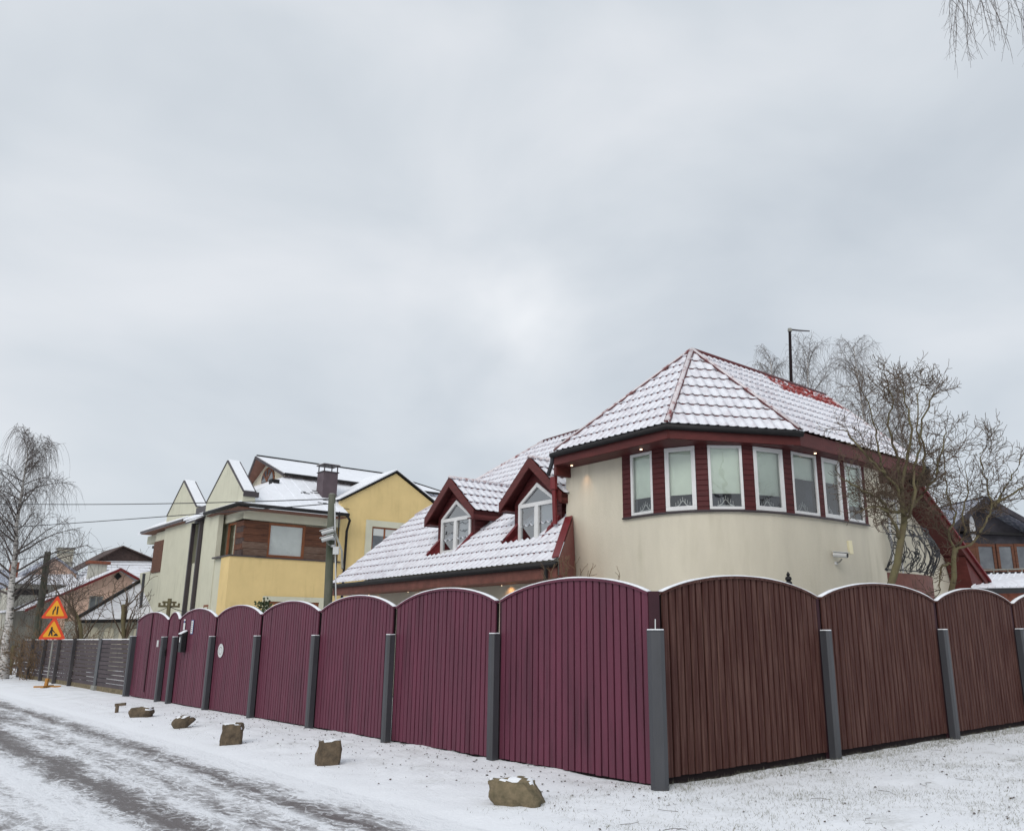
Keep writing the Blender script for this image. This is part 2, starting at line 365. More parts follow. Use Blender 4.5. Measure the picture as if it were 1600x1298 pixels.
# ------------------------------------------------------------------ window helper
glass_dark = mat('dark_glazing', (.055, .062, .075), .04, .5, 1.2, spec=1.0, c2=(.14, .155, .17), thr=(.4, .7))
def window(parent, p0, u, h, out_n, fw=.06, mull=(), trans=(), fm=white, gm=None, depth=.06, back=None, blindf=None, blindm=None, pan=True, name='window', fb=0., bo=None, near=False):
    """p0 lower corner, u width vector, h height; out_n outward unit normal. frame proud of p0 plane, pane set back"""
    p0, u, n = Vector(p0), Vector(u), Vector(out_n).normalized(); wd = u.length; uu = u.normalized(); v = UP
    f = MB(); d = -n * depth
    f.box(p0, u, d, v * fw); f.box(p0 + v * (h - fw), u, d, v * fw)
    f.box(p0 + v * fw, uu * fw, d, v * (h - 2 * fw)); f.box(p0 + u - uu * fw + v * fw, uu * fw, d, v * (h - 2 * fw))
    for t in mull: f.box(p0 + uu * (wd * t - fw * .6) + v * fw, uu * fw * 1.2, d, v * (h - 2 * fw))
    for t in trans: f.box(p0 + uu * fw + v * (h * t - fw / 2) - n * .002, uu * (wd - 2 * fw), d + n * .004, v * fw)
    fo = f.build(name, fm, parent, bevel=.006)
    g = MB(); q = p0 - n * depth * .5 + uu * fw + v * fw
    g.add([q, q + uu * (wd - 2 * fw), q + uu * (wd - 2 * fw) + v * (h - 2 * fw), q + v * (h - 2 * fw)], [(0, 1, 2, 3)])
    g.build('pane', glass_dark if (gm is not None and back is None and not blindf) or near else (gm or glass), fo)
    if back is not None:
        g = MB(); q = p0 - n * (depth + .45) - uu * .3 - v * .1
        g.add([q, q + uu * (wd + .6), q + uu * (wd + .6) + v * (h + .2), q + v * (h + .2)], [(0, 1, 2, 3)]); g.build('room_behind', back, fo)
    if blindf:
        z0, z1 = blindf; q = p0 - n * ((depth + .04) if bo is None else bo) + v * h * z0 + uu * (.01 if bo is None else fw)
        if bo is not None: wd -= 2 * fw
        g = MB(); g.box(q, uu * (wd - .02), -n * .01, v * h * (z1 - z0)); g.box(q - v * .02, uu * (wd - .02), -n * .015, v * .02)
        g.build('blind', blindm or blind, fo)
    return fo
# ================================================================== GROUND
def axis(fine, lo, hi, f0, f1, growth=1.25, mx=60):
    xs = []; t = f0
    while t < f1: xs.append(t); t += fine
    st = fine
    t = f1
    while t < hi: xs.append(t); st = min(mx, st * growth); t += st
    xs.append(hi); t = f0; st = fine; pre = []
    while True:
        st = min(mx, st * growth); t -= st
        if t < lo: break
        pre.append(t)
    pre.append(lo); return pre[::-1] + xs
def gh(a, b):
    p = W(a, b); z = zg(p)
    d = math.hypot(a, b)
    if d < 60:
        k = 1 if b > 4.9 else max(.12, 1 - (4.9 - b) * 2.2)
        z += k * (.020 * noise.noise(Vector((a * 1.3, b * 1.3, 0))) + .012 * noise.noise(Vector((a * 5, b * 5, 3))) + .008 * noise.noise(Vector((a * 13, b * 13, 7))))
        if b > 5.0 and a > 8:           # trodden, lumpy verge under the fence
            v = noise.noise(Vector((a * 4, b * 6, 11))); z += .030 * max(0, v) * min(1, (b - 5.0) * 1.5)
        if b <= 4.9: z -= .02 * min(1, (4.9 - b) * 2)
    return z
def sheet(name, A, B, dz, m, kind='structure', skip=None):
    vs = []; 
    for b in B:
        for a in A:
            p = W(a, b); p.z = gh(a, b) + dz; vs.append(p)
    na = len(A); fs = []
    for j in range(len(B) - 1):
        for i in range(na - 1):
            if skip and skip((A[i] + A[i + 1]) / 2, (B[j] + B[j + 1]) / 2): continue
            fs.append((j * na + i, j * na + i + na, j * na + i + 1 + na, j * na + i + 1))
    mb = MB(); mb.v = vs; mb.f = fs; mb.m = [0] * len(fs)
    o = mb.build(name, m, None, smooth=True, loc=Vector((0, 0, 0))); o['kind'] = kind; return o
# lawn snow: white with brown-green grass thinning through
gm_ = bpy.data.materials.new('snowy_ground'); gm_.use_nodes = True; nt = gm_.node_tree; p = nt.nodes['Principled BSDF']; p.inputs['Roughness'].default_value = .8; p.inputs['Specular IOR Level'].default_value = .2
tc = N(nt, 'ShaderNodeTexCoord')
na_ = N(nt, 'ShaderNodeTexNoise'); na_.inputs['Scale'].default_value = 18; na_.inputs['Detail'].default_value = 8; na_.inputs['Roughness'].default_value = .7
nb_ = N(nt, 'ShaderNodeTexNoise'); nb_.inputs['Scale'].default_value = 1.6; nb_.inputs['Detail'].default_value = 4
nt.links.new(tc.outputs['Object'], na_.inputs[0]); nt.links.new(tc.outputs['Object'], nb_.inputs[0])
ml = N(nt, 'ShaderNodeMath', operation='MULTIPLY'); nt.links.new(na_.outputs[0], ml.inputs[0]); nt.links.new(nb_.outputs[0], ml.inputs[1])
rr = N(nt, 'ShaderNodeMapRange'); rr.inputs[1].default_value = .25; rr.inputs[2].default_value = .46; rr.inputs[4].default_value = .55; nt.links.new(ml.outputs[0], rr.inputs[0])
sx = N(nt, 'ShaderNodeSeparateXYZ'); nt.links.new(tc.outputs['Object'], sx.inputs[0])
mk = N(nt, 'ShaderNodeMapRange'); mk.inputs[1].default_value = 4.8; mk.inputs[2].default_value = 5.6; nt.links.new(sx.outputs[0], mk.inputs[0])
mm = N(nt, 'ShaderNodeMath', operation='MULTIPLY'); nt.links.new(rr.outputs[0], mm.inputs[0]); nt.links.new(mk.outputs[0], mm.inputs[1])
mx = N(nt, 'ShaderNodeMix', data_type='RGBA'); mx.inputs[6].default_value = (.83, .85, .89, 1); mx.inputs[7].default_value = (.44, .44, .42, 1)
nt.links.new(mm.outputs[0], mx.inputs[0]); nt.links.new(mx.outputs[2], p.inputs['Base Color'])
bp = N(nt, 'ShaderNodeBump'); bp.inputs['Strength'].default_value = .5; bp.inputs['Distance'].default_value = .03
nt.links.new(na_.outputs[0], bp.inputs['Height']); nt.links.new(bp.outputs[0], p.inputs['Normal'])
A_ = axis(.085, -300, 900, 3, 13, 1.12, 40); B_ = axis(.085, -300, 700, 3.5, 16, 1.15, 40)
sheet('ground', A_, B_, 0, gm_)
# road: snow packed over dark asphalt, bared along the wheel tracks
rm = bpy.data.materials.new('snowy_road'); rm.use_nodes = True; nt = rm.node_tree; p = nt.nodes['Principled BSDF']; p.inputs['Specular IOR Level'].default_value = .35
tc = N(nt, 'ShaderNodeTexCoord'); sx = N(nt, 'ShaderNodeSeparateXYZ'); nt.links.new(tc.outputs['Object'], sx.inputs[0])
def mth(op, a, b=None, c=None, clamp=False):
    n = N(nt, 'ShaderNodeMath', operation=op, use_clamp=clamp)
    for i, q in enumerate((a, b, c)):
        if q is None: continue
        if isinstance(q, (int, float)): n.inputs[i].default_value = q
        else: nt.links.new(q, n.inputs[i])
    return n.outputs[0]
def nz(scale, stretch, det=6, rough=.65, dist=0.):
    mp = N(nt, 'ShaderNodeMapping'); mp.inputs[3].default_value = stretch; nt.links.new(tc.outputs['Object'], mp.inputs[0])
    n = N(nt, 'ShaderNodeTexNoise'); n.inputs['Scale'].default_value = scale; n.inputs['Detail'].default_value = det; n.inputs['Roughness'].default_value = rough; n.inputs['Distortion'].default_value = dist
    nt.links.new(mp.outputs[0], n.inputs[0]); return n.outputs[0]
wob = mth('MULTIPLY', mth('SUBTRACT', nz(.35, (1, 1, 1), 2), .5), .6)
bb = mth('ADD', sx.outputs[0], wob)
def bump_at(c, wd, k):      # 1 at the track centre, falling to 0
    return mth('MULTIPLY', mth('SUBTRACT', 1, mth('DIVIDE', mth('ABSOLUTE', mth('SUBTRACT', bb, c)), wd), clamp=True), k)
tr = mth('MAXIMUM', bump_at(2.74, .52, 1.62), bump_at(4.0, .46, 1.22))
tr = mth('MAXIMUM', tr, bump_at(1.2, 1.1, 1.1)); tr = mth('MAXIMUM', tr, bump_at(3.4, .5, .9)); tr = mth('MAXIMUM', tr, bump_at(-.3, 1.0, 1.1))
far_ = N(nt, 'ShaderNodeMapRange'); far_.inputs[1].default_value = 17; far_.inputs[2].default_value = 21; nt.links.new(sx.outputs[1], far_.inputs[0])
tr = mth('MAXIMUM', tr, mth('MULTIPLY', bump_at(3.3, .9, 1.25), far_.outputs[0]))
streak = nz(2.6, (1.9, .38, 1), 8, .68, .6); fine = nz(16, (1.3, .6, 1), 6, .7); grain = nz(60, (1, 1, 1), 5, .7)
msk = mth('ADD', mth('MULTIPLY', tr, .62), mth('SUBTRACT', mth('MULTIPLY', streak, 1.55), .82)); lines = mth('SUBTRACT', 1, mth('MULTIPLY', mth('ABSOLUTE', mth('SUBTRACT', nz(3.5, (1.2, .7, 1), 5, .6, 1.2), .5)), 22), clamp=True)
msk = mth('ADD', msk, mth('MULTIPLY', lines, -.36)); msk = mth('ADD', msk, mth('MULTIPLY', mth('SUBTRACT', fine, .5), .9)); msk = mth('ADD', msk, mth('MULTIPLY', mth('SUBTRACT', grain, .5), .6))
edge = N(nt, 'ShaderNodeMapRange'); edge.inputs[1].default_value = 4.25; edge.inputs[2].default_value = 4.62; edge.inputs[3].default_value = 1; edge.inputs[4].default_value = 0; nt.links.new(sx.outputs[0], edge.inputs[0])
rr = N(nt, 'ShaderNodeMapRange', interpolation_type='SMOOTHSTEP'); rr.inputs[1].default_value = .0; rr.inputs[2].default_value = .76; nt.links.new(msk, rr.inputs[0])
fac = mth('MULTIPLY', rr.outputs[0], edge.outputs[0])
mx = N(nt, 'ShaderNodeMix', data_type='RGBA'); mx.inputs[6].default_value = (.80, .82, .86, 1); mx.inputs[7].default_value = (.120, .106, .106, 1)
nt.links.new(fac, mx.inputs[0]); nt.links.new(mx.outputs[2], p.inputs['Base Color'])
ro = N(nt, 'ShaderNodeMapRange'); ro.inputs[3].default_value = .8; ro.inputs[4].default_value = .42; nt.links.new(fac, ro.inputs[0]); nt.links.new(ro.outputs[0], p.inputs['Roughness'])
bp = N(nt, 'ShaderNodeBump'); bp.inputs['Strength'].default_value = .6; bp.inputs['Distance'].default_value = .03
nt.links.new(mth('ADD', mth('MULTIPLY', msk, -.8), mth('MULTIPLY', fine, .5)), bp.inputs['Height']); nt.links.new(bp.outputs[0], p.inputs['Normal'])
sheet('road', [a for a in A_ if a < 220 and a > -80], [b for b in axis(.12, -3, 4.62, -2, 4.6)], .004, rm)

# ================================================================== FENCES
FB = 7.13
Lx = [(1027, 1105), (779, 1090), (614, 1080), (495, 1065), (403, 1058), (332, 1052), (274, 1048), (257, 1045), (208, 1040)]
LA = [ab(onB(x, y, FB))[0] for x, y in Lx]
c0 = W(LA[0], FB); rdir = Vector((.7830, .6220, 0)).normalized()
def post(parent, p, wdt, h, outd, octo=False, m=postgrey, snowcap=True, name='post'):
    mb = MB(); z0 = zg(p) - .15
    sd = outd.cross(UP).normalized()
    hw = wdt / 2; ch = hw * .45
    pl = [(-hw, -hw + ch), (-hw + ch, -hw), (hw - ch, -hw), (hw, -hw + ch), (hw, hw), (-hw, hw)]
    P3 = [Vector((p.x, p.y, z0)) - outd * y + sd * x for x, y in [(x, -y) for x, y in pl]]
    P3 = [Vector((p.x, p.y, z0)) + outd * (-y) + sd * x for x, y in pl]
    mb.prism(P3, (0, 0, h + .15))
    o = mb.build(name, m, parent)
    if snowcap:
        c = Vector((p.x, p.y, zg(p) + h)); mb = MB()
        mb.prism([c + (q - Vector((p.x, p.y, z0))) * 1.06 for q in P3], (0, 0, .008))
        k = mb.build('cap', m, o)
        mb = MB(); mb.prism([c + UP * .009 + (q - Vector((p.x, p.y, z0))) * .97 for q in P3], (0, 0, .014)); mb.build('snow_cap', snow, k if parent is None else o, smooth=False, bevel=.005)
    return o
def panel(parent, p, q, mt, nsl, e=2.045, pk=2.265, gap=.035, name='fence_panel', outd=None, snowth=.030, th=.022, seed=1, half=0):
    """arched board panel between plan points p,q; half=1/2: left/right half of an arch (gate leaves)"""
    rnd = random.Random(seed)
    p, q = Vector(p), Vector(q); d = (q - p); d.z = 0; L = d.length; d.normalize()
    def top(t):
        if half == 1: s = t / 2
        elif half == 2: s = .5 + t / 2
        else: s = t
        x = 2 * s - 1; Rr = 1.32; h0 = math.sqrt(Rr * Rr - 1) 
        return e + (pk - e) * ((math.sqrt(Rr * Rr - x * x) - h0) / (Rr - h0))
    mb = MB(); bk = MB(); pit = L / nsl
    for i in range(nsl):
        t0 = i / nsl; t1 = (i + 1) / nsl; g = .006
        g = .0115; a = p + d * (t0 * L + g); b = p + d * (t1 * L - g); o1 = rnd.uniform(0, .006); bo = gap + rnd.uniform(-.006, .006)
        z0a = zg(a) + bo - .012; 
        zt0 = zg(a) + top(t0 + g / L) - .02; zt1 = zg(b) + top(t1 - g / L) - .02
        f0 = outd * (.014 + o1)
        vs = [a + f0 + UP * z0a, b + f0 + UP * z0a, b + f0 + UP * zt1, a + f0 + UP * zt0]
        cb = .004
        vs2 = [v - outd * th for v in vs]
        inn = [vs[0] + d * cb, vs[1] - d * cb, vs[2] - d * cb, vs[3] + d * cb]; inn = [v + outd * cb for v in inn]
        mb.add(inn + vs + vs2, [(0, 1, 2, 3), (0, 3, 7, 4), (1, 5, 6, 2), (4, 7, 11, 8), (5, 9, 10, 6), (8, 11, 10, 9), (3, 2, 6, 7), (7, 6, 10, 11), (0, 4, 5, 1), (4, 8, 9, 5)])
    o = mb.build(name, mt, parent)
    # backing boards behind the gaps, near-black to carry the gap shade in their colour
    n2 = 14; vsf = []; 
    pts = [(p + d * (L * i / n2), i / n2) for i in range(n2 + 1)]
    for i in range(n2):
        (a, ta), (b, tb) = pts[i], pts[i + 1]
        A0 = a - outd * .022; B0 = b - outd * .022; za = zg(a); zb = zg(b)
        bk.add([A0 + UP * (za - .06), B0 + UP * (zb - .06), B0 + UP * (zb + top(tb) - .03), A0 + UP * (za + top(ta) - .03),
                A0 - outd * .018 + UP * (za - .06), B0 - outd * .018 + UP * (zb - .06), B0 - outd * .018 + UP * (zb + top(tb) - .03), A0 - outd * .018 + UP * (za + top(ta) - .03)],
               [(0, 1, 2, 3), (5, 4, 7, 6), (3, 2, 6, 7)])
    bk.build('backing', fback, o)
    # arched cap board with snow lying on it
    cp = MB(); sn = MB(); n3 = 22
    for (mbx, z0, z1, hw, t) in ((cp, -.020, .010, .042, 0), (sn, .011, snowth, .040, 1)):
        for i in range(n3):
            ring = []
            for j in (i, i + 1):
                tt = j / n3; c = p + d * (tt * L); zz = zg(c) + top(tt)
                k = 1 if not t else (.75 + .45 * noise.noise(Vector((c.x * 3, c.y * 3, 5))))
                zt = z1 if not t else z0 + (z1 - z0) * max(.3, k)
                ring += [c + outd * hw + UP * (zz + z0), c + outd * hw * (1 if not t else .8) + UP * (zz + zt), c - outd * hw * (1 if not t else .8) + UP * (zz + zt), c - outd * hw + UP * (zz + z0)]
            mbx.add(ring, [(0, 4, 5, 1), (1, 5, 6, 2), (2, 6, 7, 3), (3, 7, 4, 0)] + ([(0, 1, 2, 3)] if i == 0 else []) + ([(4, 7, 6, 5)] if i == n3 - 1 else []))
    k = cp.build('cap_board', mt, o); sn.build('snow_cap', snow, k if False else o, smooth=True)
    return o
outL = -BX
mf = thing('board_fence', WG(LA[0], FB), 'long maroon board fence with arched snowy tops running along the street', 'fence')
for i in range(6):
    a0, a1 = LA[i], LA[i + 1]
    panel(mf, W(a0 + .07, FB), W(a1 - .05, FB), maroon, 24 if i < 5 else 22, outd=outL, seed=i)
    # inner steel post in the joint
    c = W(a1, FB + .02); MB().box(c - AX * .03 + UP * (zg(c)), AX * .06, BX * .05, UP * 2.05).build('joint_post', fback2, mf)
    post(mf, W(a1, FB - .10), .120, 1.60, outL)
g1 = thing('wicket_gate', WG(LA[7], FB), 'narrow maroon wicket gate with a small arched top beside the letter box', 'gate')
lf = panel(g1, W(LA[6] + .06, FB), W(LA[7] - .05, FB), maroon, 9, e=2.045, pk=2.225, outd=outL, seed=31, name='gate_leaf')
hd = MB(); q = W(LA[7] - .12, FB - .05, 1.05); hd.box(q, AX * .03, -BX * .02, UP * .16); hd.tube([q + UP * .09 - BX * .01, q + UP * .09 - BX * .06, q + UP * .09 - BX * .06 - AX * .1], .009, 6); hd.build('handle', gut, g1)
g2 = thing('driveway_gate', WG((LA[7] + LA[8]) / 2, FB), 'double-leaf maroon driveway gate with one arch over both leaves', 'gate')
am = (LA[7] + LA[8]) / 2
panel(g2, W(LA[7] + .08, FB), W(am - .02, FB), maroon, 13, outd=outL, seed=32, half=1, name='gate_leaf')
panel(g2, W(am + .02, FB), W(LA[8] - .05, FB), maroon, 13, outd=outL, seed=33, half=2, name='gate_leaf')
MB().box(W(am - .025, FB - .035, .08), AX * .05, -BX * .012, UP * 2.1).build('meeting_strip', fback2, g2)
pp = thing('gate_post', WG(LA[7], FB - .1), 'dark grey gate post with intercom between the wicket and the driveway gate', 'gate post')
post(pp, W(LA[7], FB - .1), .13, 1.6, outL, name='shaft')
MB().box(W(LA[7] + .075, FB - .19, 1.27), AX * .09, -BX * .03, UP * .17).build('intercom', plastic, pp, bevel=.01)
pp = thing('gate_post', WG(LA[8], FB - .1), 'tall dark grey gate post at the far end of the maroon gates', 'gate post')
post(pp, W(LA[8], FB - .1), .16, 1.63, outL, name='shaft'); MB().box(W(LA[8] + .03, FB, 0), AX * .1, BX * .1, UP * 2.0).build('inner_post', postgrey, pp)
# brown fence to the right
outR = rdir.cross(UP).normalized()
if outR.dot(Vector((0, -1, 0))) < 0: outR = -outR
bf = thing('board_fence', Vector((c0.x, c0.y, zg(c0))), 'weathered brown board fence with arched tops right of the corner post', 'fence')
rd = [0, 3.13, 6.27, 8.98, 11.9]
for i in range(4):
    panel(bf, c0 + rdir * (rd[i] + (.1 if i == 0 else .05)), c0 + rdir * (rd[i + 1] - .05), fbrown, 26, outd=outR, seed=50 + i, gap=.10, th=.02)
    c = c0 + rdir * rd[i + 1]; MB().box(c - rdir * .03 + UP * zg(c) - outR * .05, rdir * .06, outR * .05, UP * 2.05).build('joint_post', fback2, bf)
    if i < 3: post(bf, c0 + rdir * rd[i + 1] + outR * .10, .120, 1.60, outR)
oc = (outL + outR).normalized()
cp_ = thing('corner_post', Vector((c0.x, c0.y, zg(c0))), 'thick grey metal post at the fence corner, where maroon boards meet brown', 'fence post')
MB().box(c0 - Vector((.06, -.01, 0)) + UP * zg(c0), (.12, 0, 0), (0, .06, 0), UP * 2.06).build('inner_post', fback2, cp_)
post(cp_, c0 + oc * .13, .188, 1.62, oc, name='shaft')
q = c0 + oc * .12; MB().tube([(q.x, q.y, 1.63), (q.x + .004, q.y, 1.76)], .006, 5).build('bolt', plastic, cp_)
# grey slatted fence further along the street
GX = [(200, 1045), (155, 1040), (116, 1035), (92, 1033), (70, 1031), (51, 1030), (35, 1028)]
GA = [ab(onB(x, y, FB))[0] for x, y in GX]
def slatpanel(parent, a0, a1, h=1.55, b=FB, z0=.14, n=11, m=slatgrey):
    mb = MB(); pit = (h - z0) / n
    for k in range(n):
        z = z0 + k * pit; a, c = W(a0, b), W(a1, b)
        a.z = zg(a) + z; c.z = zg(c) + z
        mb.bar(a + UP * pit * .45 - BX * (.012 * (k % 2)), c + UP * pit * .45 - BX * (.012 * (k % 2)), .022, pit * .86)
    o = mb.build('slat_panel', m, parent)
    mb = MB(); a, c = W(a0, b), W(a1, b); a.z = zg(a) + h + .012; c.z = zg(c) + h + .012; mb.bar(a, c, .05, .022); mb.build('snow_cap', snow, o)
gf = thing('slatted_fence', WG(GA[0], FB), 'low grey-brown horizontal slat fence behind the roadworks sign', 'fence')
for i in range(len(GA) - 1):
    slatpanel(gf, GA[i] + .06, GA[i + 1] - .06)
    big = i == 0
    if i == 0:
        q = W(GA[1] + .1, FB - .05, 0); MB().box(q + UP * (zg(q) - .1) - AX * .15, AX * .34, BX * .3, UP * 1.68).build('post', concrete and postgrey, gf, bevel=.01)
        MB().box(q + UP * (zg(q) - .1) - AX * .19 - BX * .04, AX * .42, BX * .38, UP * .25).build('post_base', concrete, gf)
    else:
        q = W(GA[i + 1], FB - .03, 0); MB().box(q + UP * (zg(q) - .1) - AX * .05, AX * .12, -BX * .1, UP * 1.68).build('post', postdark, gf)
q = W(GA[0] - .02, FB, 0); MB().box(q + UP * (zg(q) - .1), AX * .14, BX * .12, UP * 1.62).build('post', postgrey, gf)
mb = MB(); a, c = W(GA[0], FB + .03, -.02), W(GA[-1], FB + .03, -.16); mb.bar(a, c, .08, .2); mb.build('plinth', stone, gf)
# old dark fence at the left edge of the picture
of = thing('old_fence', WG(GA[-1] + 4, FB + .1), 'dark old wire and post fence at the left edge beyond the slatted fence', 'fence')
for k in range(5):
    q = W(GA[-1] + .9 + k * 2.2, FB + .1); q.z = zg(q); MB().bar(q - UP * .1, q + UP * 1.3, .14, .14, up=(1, 0, 0)).build('post', bark, of)
for z in (.35, .75, 1.15):
    q = W(GA[-1] + .3, FB + .12, 0); r_ = W(GA[-1] + 10, FB + .12, 0); q.z = zg(q) + z; r_.z = zg(r_) + z; MB().bar(q, r_, .03, .08).build('rail', darkroof, of)
# things fixed on the maroon fence
def plate(name, a, b, z, wd, h, m, label, cat, group=None, extra=None):
    mb = MB(); mb.box(W(a, b, z), -AX * wd, -BX * .008, UP * h); o = mb.build(name, m); tag(o, label, cat, group); return o
P_ = onB(288, 977, FB - .035); pa = ab(P_)[0]; sg = thing('number_plate', W(pa, FB - .04, 1.62), 'small white plate with house number and black band on the first maroon panel', 'plate')
for (z, h, m_) in ((1.92, .04, plastic), (1.70, .17, plastic), (1.63, .05, plastic)):
    MB().box(W(pa + .05, FB - .035, z), -AX * .12, -BX * .008, UP * h).build('plate', m_, sg)
MB().box(W(pa + .02, FB - .0435, 1.875), -AX * .05, -BX * .002, UP * .04).build('band', bluemat, sg)
pa = ab(onB(300, 983, FB - .035))[0]
sg = thing('notice_plate', W(pa, FB - .04, 1.6), 'white notice plate with thin blue edge right of the number plate', 'plate')
MB().box(W(pa + .08, FB - .035, 1.60), -AX * .16, -BX * .006, UP * .33).build('edge', bluemat, sg)
MB().box(W(pa + .067, FB - .0415, 1.613), -AX * .134, -BX * .003, UP * .304).build('face', plastic, sg)
mb = MB()
for k in range(5): mb.box(W(pa + .04, FB - .0447, 1.66 + k * .05), -AX * .07, -BX * .001, UP * .014)
mb.build('text_lines', slatgrey, sg)
pa = ab(onB(285, 1006, FB - .1))[0]
lb = thing('letter_box', W(pa, FB - .1, 1.15), 'black letter box with snow on its lid beside the wicket gate', 'letter box')
MB().box(W(pa + .10, FB - .045, 1.16), -AX * .20, -BX * .12, UP * .42).build('body', black, lb, bevel=.012)
MB().prism([W(pa + .15, FB - .04, 1.582), W(pa + .15, FB - .19, 1.582), W(pa + .15, FB - .04, 1.66)], -AX * .25).build('lid', gut, lb)
MB().prism([W(pa + .14, FB - .045, 1.665), W(pa + .14, FB - .18, 1.595), W(pa + .14, FB - .18, 1.612), W(pa + .14, FB - .045, 1.69)], -AX * .23).build('snow_cap', snow, lb)
MB().box(W(pa + .05, FB - .167, 1.40), -AX * .06, -BX * .003, UP * .12).build('label_card', plastic, lb)
ov = MB(); c = onB(345, 1016, FB - .035); 
ring = [c + AX * (.16 * math.cos(t)) + UP * (.15 * math.sin(t)) for t in [2 * math.pi * i / 28 for i in range(28)]]
ovt = thing('oval_plate', c, 'white oval plate on the second maroon fence panel', 'plate')
ov.prism(ring, -BX * .008); ov.build('face', plastic, ovt)
r2 = [c - BX * .0095 + AX * (.10 * math.cos(t)) + UP * (.085 * math.sin(t)) for t in [2 * math.pi * i / 24 for i in range(24)]]; r3 = [c - BX * .0095 + AX * (.085 * math.cos(t)) + UP * (.07 * math.sin(t)) for t in [2 * math.pi * i / 24 for i in range(24)]]
ov = MB(); ov.v = r2 + r3; ov.f = [[i, (i + 1) % 24, 24 + (i + 1) % 24, 24 + i] for i in range(24)]; ov.m = [0] * 24; ov.build('ring_mark', concrete, ovt)
# ================================================================== RED-ROOFED CORNER HOUSE
H = thing('corner_house', W(16, 15, .1), 'cream house with snowy red tiled roofs and a rounded corner bay behind the fence', 'house')
ctrl = [(13.68, 12.3), (12.9, 12.3), (12.3, 12.3), (11.7, 12.3), (11.1, 12.3), (10.72, 12.35), (10.2, 12.57), (9.68, 13.06), (9.36, 13.75), (9.19, 14.65), (9.12, 15.66), (9.1, 16.94), (9.1, 17.62)]
def cr_pts(ct, sub=6):
    r = []
    for i in range(len(ct) - 1):
        p0, p1, p2, p3 = ct[max(0, i - 1)], ct[i], ct[i + 1], ct[min(len(ct) - 1, i + 2)]
        for k in range(sub):
            t = k / sub
            r.append(tuple(.5 * ((2 * p1[j]) + (-p0[j] + p2[j]) * t + (2 * p0[j] - 5 * p1[j] + 4 * p2[j] - p3[j]) * t * t + (-p0[j] + 3 * p1[j] - 3 * p2[j] + p3[j]) * t ** 3) for j in (0, 1)))
    r.append(ct[-1]); return r
curve = cr_pts(ctrl, 14)
def hitc(x, y):
    """where the column of the view at (x,y) meets the bay's plan curve"""
    r = ray(x, y); d = (r.x * AX.x + r.y * AX.y, r.x * BX.x + r.y * BX.y)
    for i in range(len(curve) - 1):
        (a0, b0), (a1, b1) = curve[i], curve[i + 1]
        s0 = a0 * d[1] - b0 * d[0]; s1 = a1 * d[1] - b1 * d[0]
        if s0 * s1 <= 0 and abs(s1 - s0) > 1e-9:
            t = s0 / (s0 - s1); return (a0 + (a1 - a0) * t, b0 + (b1 - b0) * t), i + t
    return curve[-1], len(curve) - 1
SILL = 3.90; WTOP = 5.19
def wallstrip(cv, z0, z1, th=.25):
    mb = MB(); n = len(cv)
    o = []
    for i, (a, b) in enumerate(cv):
        p = Vector(cv[max(0, i - 1)]); q = Vector(cv[min(n - 1, i + 1)]); t = (q - p).normalized(); nn = Vector((t.y, -t.x))  # in (a,b); inward = away from camera
        if nn.dot(Vector((a, b)) - Vector((12.5, 17))) > 0: nn = -nn
        i_ = (a + nn.x * th, b + nn.y * th); o.append(((a, b), i_))
    for i in range(n - 1):
        (A, Ai), (B, Bi) = o[i], o[i + 1]
        vs = [W(*A, z0), W(*B, z0), W(*B, z1), W(*A, z1), W(*Ai, z0), W(*Bi, z0), W(*Bi, z1), W(*Ai, z1)]
        fs = [(0, 1, 2, 3), (5, 4, 7, 6), (3, 2, 6, 7), (0, 4, 5, 1)]
        if i == 0: fs.append((0, 3, 7, 4))
        if i == n - 2: fs.append((1, 5, 6, 2))
        mb.add(vs, fs)
    return mb
wallstrip(curve, .0, SILL).build('tower_wall', tower_r, H)
(wl, il) = hitc(974, 760); (wr_, ir) = hitc(1351, 770)
left_part = curve[:int(il) + 1] + [wl]; right_part = [wr_] + curve[int(ir) + 1:]
wallstrip(left_part, SILL, WTOP + .06).build('tower_wall', tower_r, H)
wallstrip(right_part, SILL, WTOP + .06).build('tower_wall', tower_r, H)
# side return of the wall into the balcony recess
MB().fb(9.1, 10.4, 17.62, 17.82, 0, 5.25).build('tower_wall', tower_r, H)
# window band
wx = [(987, 1021), (1040, 1088), (1107, 1161), (1178, 1224), (1237, 1276), (1284, 1312), (1319, 1345)]
prevp = wl; sides = []
for i, (x0, x1) in enumerate(wx):
    (p, _), (q, _) = hitc(x0, 755), hitc(x1, 755)
    sides.append((p, q))
bl = [.29, .27, .27, .27, .60, .62, .30]
ctr = Vector((12.5, 16.5))
def outn(p, q):
    t = W(*q) - W(*p); n = t.cross(UP).normalized()
    return n if n.dot(W((p[0] + q[0]) / 2, (p[1] + q[1]) / 2) - W(12.6, 16.3)) > 0 else -n
piers = [(wl, sides[0][0])] + [(sides[i][1], sides[i + 1][0]) for i in range(6)] + [(sides[6][1], wr_)]
for p, q in piers:
    n = outn(p, q); mb = MB(); mb.box(W(*p, SILL + .02) + n * .03, W(*q) - W(*p), -n * .16, UP * (WTOP - SILL + .05)); mb.build('cladding', clad, H)
tw = []
for i, (p, q) in enumerate(sides):
    n = outn(p, q); g = (W(*q) - W(*p)); o = window(H, W(*p, SILL + .035) + n * .035, g, 1.27, n, fw=.055 if i in (0, 2, 4, 6) else .085, back=curtainblue, blindf=(bl[i], .965), blindm=blind, depth=.07)
    tw.append((p, q, n, o))
    # header filling
    mb = MB(); mb.box(W(*p, SILL + 1.31) + n * .02, g, -n * .12, UP * .08); mb.build('cladding', clad, H)
